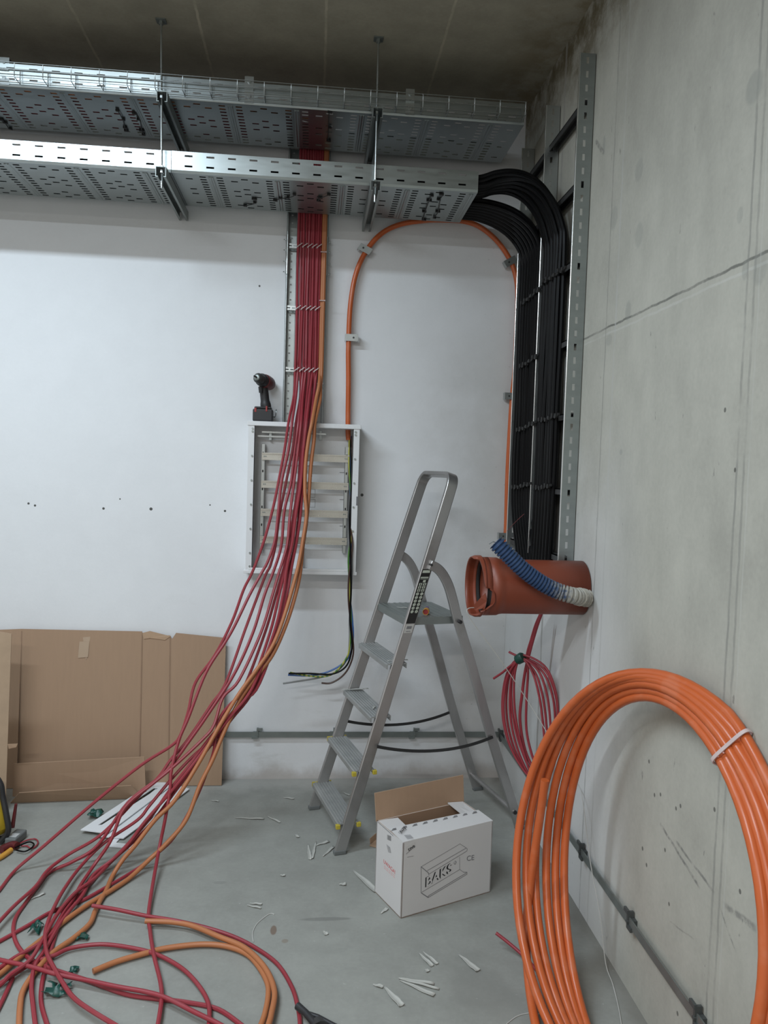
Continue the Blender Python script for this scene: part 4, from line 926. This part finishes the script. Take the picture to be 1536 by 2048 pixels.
# printing on the front face
def onface(px, py, o, n, off=.0006):
    r = ray(px, py); return CP+r*((o-CP).dot(n)/r.dot(n))+n*off
nF = -vd; nL = -ud
ZB = lambda x, y: (700+x/5.12, 1540+y/5.12)
b = MB()
def pl(mb, a, c, wd, o=P0, n=nF, off=.0006):
    p, q = onface(*ZB(*a), o, n, off), onface(*ZB(*c), o, n, off); d = (q-p).normalized(); s = d.cross(n).normalized()*wd
    mb.hexa([p-s, q-s, q+s, p+s, p-s+n*.0003, q-s+n*.0003, q+s+n*.0003, p+s+n*.0003])
for a, c, wd in (((727, 990), (727, 1255), .0008), ((727, 990), (800, 1050), .0012), ((800, 1050), (806, 1072), .0012), ((727, 990), (1125, 755), .0005), ((1125, 755), (1200, 805), .0006), ((1200, 805), (1196, 828), .0006),
                 ((790, 1030), (1190, 797), .0007), ((806, 1066), (1196, 828), .0007), ((1122, 888), (1122, 1018), .0005), ((735, 1250), (1122, 1018), .0006), ((727, 1256), (800, 1305), .0014), ((800, 1305), (1197, 1066), .0008),
                 ((802, 1288), (1192, 1052), .0009), ((1122, 1018), (1163, 1046), .0006), ((1163, 1046), (1197, 1045), .0008), ((1197, 1045), (1197, 1066), .0007), ((800, 1288), (800, 1306), .001), ((585, 892), (650, 880), .0004)):
    pl(b, a, c, wd)
b.build('printed_drawing', ink_grey, fr, smooth=0)
def text(body, o, n, p_bl, p_br, p_tl, m, parent, name, off=.0006, bold=0., layers=1, shift=V(0, 0, 0)):
    """lettering laid on the face: bottom-left, bottom-right, top-left in zoom pixels"""
    cu = bpy.data.curves.new('t', 'FONT'); cu.body = body; cu.size = 1; cu.offset = bold; cu.extrude = 0
    ob = bpy.data.objects.new('t', cu); C.objects.link(ob); bpy.context.view_layer.update()
    me = bpy.data.meshes.new_from_object(ob.evaluated_get(bpy.context.evaluated_depsgraph_get()))
    bpy.data.objects.remove(ob)
    xs = [q.co.x for q in me.vertices]; ys = [q.co.y for q in me.vertices]
    x0, x1, y0, y1 = min(xs), max(xs), min(ys), max(ys)
    B, Rr, T = (onface(*ZB(*q), o, n, off)+shift for q in (p_bl, p_br, p_tl))
    mb = MB(); vs_ = [mb.b.verts.new(B+(Rr-B)*((q.co.x-x0)/(x1-x0))+(T-B)*((q.co.y-y0)/(y1-y0))) for q in me.vertices]
    for p in me.polygons:
        try: mb.b.faces.new([vs_[i] for i in p.vertices])
        except ValueError: pass
    bpy.data.meshes.remove(me); ob = mb.build(name, m, parent, smooth=0, solid=.0003)
    return ob
text('BAKS', P0, nF, (768, 1204), (1036, 1044), (772, 1102), ink, fr, 'logo_shadow', .0006, .03)
text('BAKS', P0, nF, (780, 1200), (1048, 1040), (784, 1098), card_white, fr, 'logo_letters', .0011, .012)
b = MB(); p = onface(*ZB(1075, 948), P0, nF); n = 20
b.prism([p+ud*.0058*math.cos(2*math.pi*i/n)+V(0, 0, .0068*math.sin(2*math.pi*i/n)) for i in range(n)], nF*.0003); rg = b.build('registered_mark', ink_grey, fr, smooth=0)
text('R', P0, nF, (1066, 962), (1086, 957), (1066, 936), card_white, rg, 'registered_letter', .0012, .02)
text('CE', P0, nF, (1195, 932), (1270, 920), (1197, 880), ink_grey, fr, 'ce_mark', .0006, .0)
# tape and lettering
tq = [(573, 858), (578, 792), (665, 738), (668, 776)]
b = MB(); b.slab([onface(*ZB(*q), P0, nF, .0005) for q in tq], nF*.0003); tpo = b.build('printed_tape', mat('tape_white', (.55, .54, .53), .35), fr, smooth=0)
text('BAKS', P0, nF, (655, 766), (590, 808), (664, 788), ink, tpo, 'tape_lettering', .0011, .03)
b = MB(); pl(b, (573, 858), (668, 776), .0005, off=.001); b.build('tape_line', ink_grey, tpo, smooth=0)
text('UWAGA!', P0, nL, (346, 952), (464, 1068), (346, 912), ink_red, lf, 'printed_warning', .0006, .0)
b = MB()
for k in range(2):
    for j in range(5):
        f0, f1 = j/5+.02, (j+.8)/5
        pl(b, (348+116*f0, 978+20*k+108*f0), (348+116*f1, 978+20*k+108*f1), .0011, P0, nL)
b.build('printed_small_text', mat('pale_red_ink', (.68, .38, .37), .7), lf, smooth=0)
b = MB()
for k, x in enumerate((384, 391, 397, 403, 409, 415, 421)): pl(b, (x, 662+(x-384)*.4), (x, 712+(x-384)*.4), .0009 if k % 2 else .0004, P0, nL)
b.build('printed_bars', ink, lf, smooth=0)
b = MB()
for k in range(6): pl(b, (376+k*3, 765+k*14), (412+k*2, 795+k*10), .0006, P0, nL)
b.build('printed_lines', ink_grey, lf, smooth=0)
TO = BP(0, 0, bh+th); nT = V(0, 0, 1)
b = MB()
for f in (.03, .14, .25, .36, .47, .58, .69, .80, .91):
    b = MB(); c = BP(bw*f, .106-.022*f-.012, bh+.0078+.0047*f)
    for k in range(3): b.obox(c+ud*(.004*k)+vd*(.005*(k-1)), ud*(.011-.002*k), vd*.0011, V(0, 0, .0003))
    b.build('tape_print', ink_grey, tf, smooth=0)
b = MB()
for k in range(6): pl(b, (552+k*6, 684+k*7), (618+k*6, 680+k*6), .0007, TO, nT, .006)
for a, c in (((495, 655), (545, 600)), ((545, 600), (580, 620)), ((580, 620), (530, 670)), ((495, 655), (530, 670))): pl(b, a, c, .0005, TO, nT, .006)
b.build('printed_tape', ink_grey, tf, smooth=0)
text('BAKS', TO, nT, (520, 662), (572, 618), (508, 646), ink, tf, 'tape_lettering', .007, .02)
# brown offcut behind the box
b = MB(); q = [FL(738, 1690), FL(760, 1700), FL(764, 1662), FL(741, 1672)]
b.slab([FL(739, 1692, .002), FL(762, 1698, .002), FL(775, 1690, .002), FL(752, 1680, .002)], V(0, 0, .003)); b.slab([FL(740, 1688, .003), FL(752, 1680, .003), FL(752, 1680, .003)+V(-.002, .004, .028), FL(740, 1688, .003)+V(-.002, .004, .022)], V(.003, .002, 0))
tag(b.build('cardboard_scrap', card, smooth=0), 'brown folded cardboard scrap on the floor left of the white box', 'cardboard')

# ------------------------------------------------------------------ big brown carton against the wall
t = thing('flattened_carton', (-1.95, -.15, 0), 'big brown flattened carton leaning on the white wall', 'carton')
tops = [(-60, 1262), (43, 1258), (284, 1263), (286, 1270), (340, 1271), (344, 1278), (352, 1266), (452, 1276)]
bots = [(-60, 1575), (36, 1566), (280, 1560), (282, 1560), (336, 1568), (338, 1569), (340, 1570), (443, 1575)]
b = MB()
for i in range(len(tops)-1):
    q = []
    for (x, y), top in ((bots[i], 0), (bots[i+1], 0), (tops[i+1], 1), (tops[i], 1)):
        p = A(x, y, .035 if top else .085)
        if not top: p = V(A(x, y, .085).x, -.085-(.02 if i in (0,) else 0), .003)
        q.append(p)
    b.slab(q, V(0, .004, 0))
b.build('back_panel', card, t, smooth=0)
crm = mat('crease_brown', (.29, .19, .125), .9)
for (x, y), (x2, y2), h1 in (((43, 1262), (36, 1560), 0), ((284, 1266), (278, 1556), 0), ((340, 1275), (336, 1560), 0)):
    b = MB(); p, q = A(x, y, .037), A(x2, y2, .087); b.slab([p+V(-.0025, 0, 0), p+V(.0025, 0, 0), q+V(.0025, 0, 0), q+V(-.0025, 0, 0)], V(0, .001, 0)); b.build('crease', crm, t, smooth=0)
b = MB(); b.slab([A(28, 1528, .215), A(289, 1514, .205), V(A(292, 1560, .2).x, -.20, .004), V(A(25, 1590, .2).x, -.20, .004)], V(0, .004, .001)); b.build('bottom_flap', card, t, smooth=0)
b = MB(); b.slab([V(A(20, 1606, .27).x, -.268, .002), V(A(285, 1585, .24).x, -.225, .002), A(262, 1571, .265), A(38, 1586, .300)], V(0, .004, .001)); b.build('front_flap', card, t, smooth=0)
b = MB(); b.slab([V(A(11, 1540, .36).x, -.36, .01), V(A(-70, 1545, .40).x, -.40, .01), A(-70, 1250, .36), A(23, 1268, .32)], V(0, .004, 0)); lp = b.build('side_panel', mat('pale_cardboard', (.40, .29, .20), .85, spec=.2), t, smooth=0)
b = MB(); q0 = A(16, 1488, .345); b.slab([q0, A(36, 1487, .35), A(33, 1494, .35), A(18, 1497, .345)], V(.0, -.004, 0)); b.build('torn_edge', card, lp, smooth=0)
b = MB(); b.slab([A(164, 1261, .034), A(182, 1261, .034), A(176, 1310, .044), A(172, 1320, .046), A(158, 1318, .046)][:4], V(0, -.0005, 0)); b.slab([A(159, 1283, .040), A(179, 1283, .040), A(176, 1314, .046), A(156, 1316, .046)], V(0, -.0006, 0)); b.build('packing_tape', tape_clear, t, smooth=0)
b = MB(); b.prism([A(284, 1266, .034), A(300, 1262, .034), A(332, 1270, .034), A(342, 1272, .036), A(330, 1280, .038), A(300, 1276, .038), A(288, 1278, .038)], V(0, -.0015, 0)); b.build('torn_patch', mat('torn_cardboard', (.40, .27, .175), .9), t, smooth=0)

# ------------------------------------------------------------------ white panels on the floor
def fpoly(name, px, h, thick, m, label, cat, hole=None, g=None):
    p = [FL(x, y, h) for x, y in px]
    b = MB()
    if hole:
        q = [FL(x, y, h) for x, y in hole]
        for k in range(4): b.slab([p[k], p[(k+1) % 4], q[(k+1) % 4], q[k]], V(0, 0, thick))
    else: b.slab(p, V(0, 0, thick))
    return tag(b.build(name, m, smooth=0), label, cat, g)
fpoly('cover_panel', [(214, 1694), (262, 1698), (372, 1576), (330, 1570)], .002, .004, white_panel, 'lowest white metal panel of the stack on the floor', 'panel', hole=[(232, 1687), (262, 1690), (345, 1590), (325, 1585)], g='white panels on the floor')
fpoly('cover_panel', [(196, 1674), (247, 1678), (379, 1579), (330, 1564)], .008, .004, white_panel, 'middle white panel of the stack on the floor', 'panel', g='white panels on the floor')
fpoly('cover_panel', [(161, 1661), (215, 1668), (345, 1570), (312, 1562)], .016, .004, white_panel, 'topmost white panel of the stack, with a long slot', 'panel', hole=[(196, 1652), (204, 1651), (318, 1577), (308, 1577)], g='white panels on the floor')

# ------------------------------------------------------------------ tools at the left edge
c = FL(-22, 1690); t = thing('tool_bag', c, 'yellow and black tool bag cut by the left picture edge', 'bag')
b = MB(); pz = [(0.02, .10, .05), (.06, .135, .07), (.13, .12, .07), (.20, .10, .06), (.25, .085, .05), (.275, .05, .03)]
n = 20; rows = []
for z, rx, ry in pz: rows.append([V(c.x-.055+rx*math.cos(2*math.pi*k/n), c.y+.03+ry*math.sin(2*math.pi*k/n), z) for k in range(n)])
for i in range(len(rows)-1):
    for k in range(n): b.face([rows[i][k], rows[i][(k+1) % n], rows[i+1][(k+1) % n], rows[i+1][k]])
b.face(rows[0]); b.face(rows[-1]); bag = b.build('body', yellow_fab, t, merge=True, sub=1)
b = MB()
for dx in (.0,):
    b.tube(smooth([V(c.x+.045, c.y+.0, .012), V(c.x+.078, c.y-.005, .06), V(c.x+.068, c.y+.0, .13), V(c.x+.050, c.y+.01, .20), V(c.x+.040, c.y+.01, .255), V(c.x+.0, c.y+.02, .29), V(c.x-.08, c.y+.02, .292)], 6), .012, 8)
b.build('black_trim', black_plastic, t)
b = MB(); b.tube([V(c.x-.16, c.y+.02, .014), V(c.x+.05, c.y+.02, .014)], .014, 8); b.build('base', black_plastic, t)
b = MB(); b.tube([V(c.x+.082, c.y+.03, .06), V(c.x+.096, c.y+.03, .16)], [.009, .006], 8); b.build('screwdriver_handle', dark_red_plastic, t)
c = FL(32, 1684); t = thing('multimeter', c, 'small grey multimeter on the floor beside the tool bag', 'multimeter')
b = MB(); d1 = (FL(44, 1668)-FL(18, 1690)).normalized(); d2 = d1.cross(V(0, 0, 1)); b.obox(c+V(0, 0, .020), d1*.045, d2*.024, V(0, 0, .016)); b.build('case', grey_plastic, t, smooth=0, bevel=.006)
b = MB(); b.obox(c+V(0, 0, .0365)-d1*.015, d1*.016, d2*.017, V(0, 0, .0008)); b.build('screen', mat('meter_face', (.45, .46, .46), .4), t, smooth=0)
floor_cable('test_lead', [(38, 1688), (55, 1680), (70, 1678), (76, 1684), (72, 1692), (62, 1697), (54, 1692), (42, 1692)], .003, red_pvc, 'red test lead curling beside the multimeter', 'lead', .004)
floor_cable('test_lead', [(30, 1696), (46, 1688), (60, 1684), (68, 1689), (60, 1698), (48, 1703), (32, 1700)], .003, black_pvc, 'black test lead curling beside the multimeter', 'lead', .010)
floor_cable('yellow_handle_tool', [(-14, 1722), (2, 1714), (14, 1706), (22, 1700)], .011, amber, 'amber handled tool lying at the left edge in front of the bag', 'tool', .0)
floor_cable('red_pouch', [(2, 1700), (14, 1694), (26, 1690), (34, 1692)], .016, dark_red_plastic, 'dark red pouch lying between the tool bag and multimeter', 'pouch', .0)

# ------------------------------------------------------------------ cutter handles at the bottom
t = thing('cable_cutter', FL(640, 2060), 'black cable cutter lying at the bottom edge on a red cable', 'cutter')
h = .028
b = MB(); b.tube([FL(595, 2012, h), FL(612, 2026, h), FL(628, 2046, h), FL(650, 2080, h)], [.011, .0095, .010, .012], 12); b.build('handle', black_plastic, t)
b = MB(); b.tube([FL(614, 2026, h), FL(636, 2034, h), FL(662, 2048, h), FL(690, 2064, h)], [.006, .007, .007, .009], 10); b.build('handle', black_plastic, t)
b = MB(); b.tube([FL(634, 2046, .02), FL(640, 2060, .02)], [.020, .026], 12); b.build('pivot', dark_steel, t)

# ------------------------------------------------------------------ green film bits
def crumple(px, py, sx, sy_, label, seed, hgt=.02):
    random.seed(seed); c = FL(px, py); n = 6; b = MB(); g = {}; f1, f2 = random.random()*6, random.random()*6
    for i in range(n):
        for j in range(n):
            ed = 1-.25*random.random()
            g[i, j] = V(c.x+(i/(n-1)-.5)*sx*ed+random.uniform(-.2, .2)*sx/n, c.y+(j/(n-1)-.5)*sy_*ed+random.uniform(-.2, .2)*sy_/n, .003+hgt*(.5+.5*math.sin(i*1.1+f1)*math.cos(j*1.3+f2))*(.75+.25*random.random()))
    for i in range(n-1):
        for j in range(n-1):
            if random.random() < .9: b.face([g[i, j], g[i+1, j], g[i+1, j+1], g[i, j+1]])
    tag(b.build('green_film_scrap', green_film, smooth=35, solid=.001, merge=True), label, 'scrap', 'green film scraps')
crumple(191, 1634, .07, .07, 'dark green film scrap beside the white panels', 1, .035)
crumple(73, 1862, .04, .06, 'dark green film scrap under the red cables, farthest left', 2, .03)
crumple(163, 1880, .05, .03, 'small green film scrap right of its dark neighbour under the cables', 3, .02)
crumple(116, 1986, .085, .06, 'largest green film scrap in the foreground between red cables', 4, .03)
crumple(148, 1944, .03, .03, 'tiny green film scrap behind the largest one', 5, .015)
crumple(595, 1590+18, .02, .015, 'tiny dark green scrap near the ladder foot', 6, .01) if False else None

# ------------------------------------------------------------------ pale plastic shavings
def shaving(p, d, ln, wd, curl, label, seed, z=0.):
    random.seed(seed); b = MB(); n = 8; m = 6; d = d.normalized(); s = V(-d.y, d.x, 0)
    rows = []
    for i in range(n+1):
        f = i/n; w_ = wd*(.25+.75*min(1, f*1.6))*(1-.15*random.random()); ang = curl*(.6+.5*f)
        row = []
        for j in range(m+1):
            a = (j/m-.5)*ang; R_ = w_/ang
            row.append(p+d*(ln*(f-.5))+s*(R_*math.sin(a))+V(0, 0, z+.0022+R_*(1-math.cos(a))+.002*math.sin(f*5+seed)**2))
        rows.append(row)
    for i in range(n):
        for j in range(m): b.face([rows[i][j], rows[i+1][j], rows[i+1][j+1], rows[i][j+1]])
    tag(b.build('plastic_shaving', scrap_mat, solid=.0012, merge=True), label, 'shaving', 'pale plastic shavings')
sv = [((470, 1637), (528, 1639), .014, 'flat shaving on the floor behind the red cables, left of the ladder'), ((535, 1634), (560, 1646), .012, 'thin shaving just right of the flat one left of the ladder'), ((567, 1596), (588, 1599), .012, 'short shaving near the wall left of the ladder'),
      ((686, 1586), (699, 1592), .010, 'small shaving near the wall under the ladder'), ((616, 1690), (620, 1720), .016, 'curled shaving left in the cluster by the ladder foot'), ((632, 1684), (624, 1718), .014, 'narrow shaving in the middle of the cluster by the ladder foot'),
      ((632, 1692), (658, 1684), .016, 'bent shaving right in the cluster by the ladder foot'), ((646, 1714), (668, 1694), .014, 'shaving touching the near ladder foot'), ((706, 1742), (752, 1785), .030, 'large curled shaving left of the white box'),
      ((678, 1770), (692, 1770), .020, 'square pale chip left of the white box'), ((494, 1812), (522, 1818), .010, 'lower strip of the V shaped shavings near the loose string'), ((500, 1808), (524, 1810), .012, 'upper strip of the V shaped shavings near the loose string'),
      ((762, 1828), (775, 1818), .014, 'small shaving in front of the white box corner'), ((838, 1908), (864, 1934), .016, 'left of the twin shavings in the foreground'), ((846, 1905), (874, 1930), .014, 'right of the twin shavings in the foreground'),
      ((917, 1910), (956, 1944), .022, 'shaving nearest the orange coil in the foreground'), ((797, 1958), (868, 1970), .014, 'upper strip of the fanned shavings in the foreground'), ((798, 1959), (878, 1980), .012, 'middle strip of the fanned shavings in the foreground'), ((800, 1962), (868, 1993), .018, 'lowest strip of the fanned shavings in the foreground'),
      ((768, 1975), (803, 2014), .024, 'broad shaving in the foreground below the fanned ones'), ((746, 1971), (766, 1976), .016, 'short chip left of the fanned shavings'), ((590, 1670), (597, 1676), .014, 'tiny chip left of the ladder foot'), ((560, 1752), (570, 1753), .014, 'tiny chip in the open floor left of the ladder'), ((647, 1864), (653, 1871), .018, 'tiny pale chip in the open floor centre'), ((850, 1940), (857, 1945), .016, 'tiny pale chip below the twin shavings'),
      ((62, 1800), (90, 1788), .012, 'thin shaving under the red cables at far left'), ((422, 1602), (438, 1604), .010, 'small shaving in front of the carton corner')]
for i, (a, c, wd, lb) in enumerate(sv):
    p, q = FL(*a), FL(*c); shaving((p+q)/2, q-p, (q-p).length, wd, 1.6 if i % 3 else 1.1, lb, i+10)
# on the ladder treads
zz = .555+.0125; shaving(LP(SL*zz, .40, zz), V(1, .15, 0), .13, .016, 1.4, 'shaving lying across the far end of the third tread', 60)
shaving(LP(SL*zz-.01, .385, zz+.006), V(1, .05, 0), .10, .012, 1.4, 'second shaving on the far end of the third tread', 61)
shaving(LP(SL*zz, .12, zz), V(.3, 1, 0), .04, .012, 1.4, 'small shaving on the near half of the third tread', 62)
zz = .775+.0125; shaving(LP(SL*zz+.01, .05, zz), V(1, .1, 0), .09, .012, 1.4, 'shaving sticking out from the top tread below the platform', 63)
zz = zp_+.0115; shaving(LP(.34, .25, zz), V(1, -.2, 0), .05, .012, 1.2, 'small shaving on the ladder platform', 64)
floor_cable('loose_string', [(549, 1829), (541, 1827), (528, 1835), (512, 1850), (505, 1868), (507, 1884)], .0016, string_mat, 'short loose string on the floor beside the V shaped shavings', 'string')
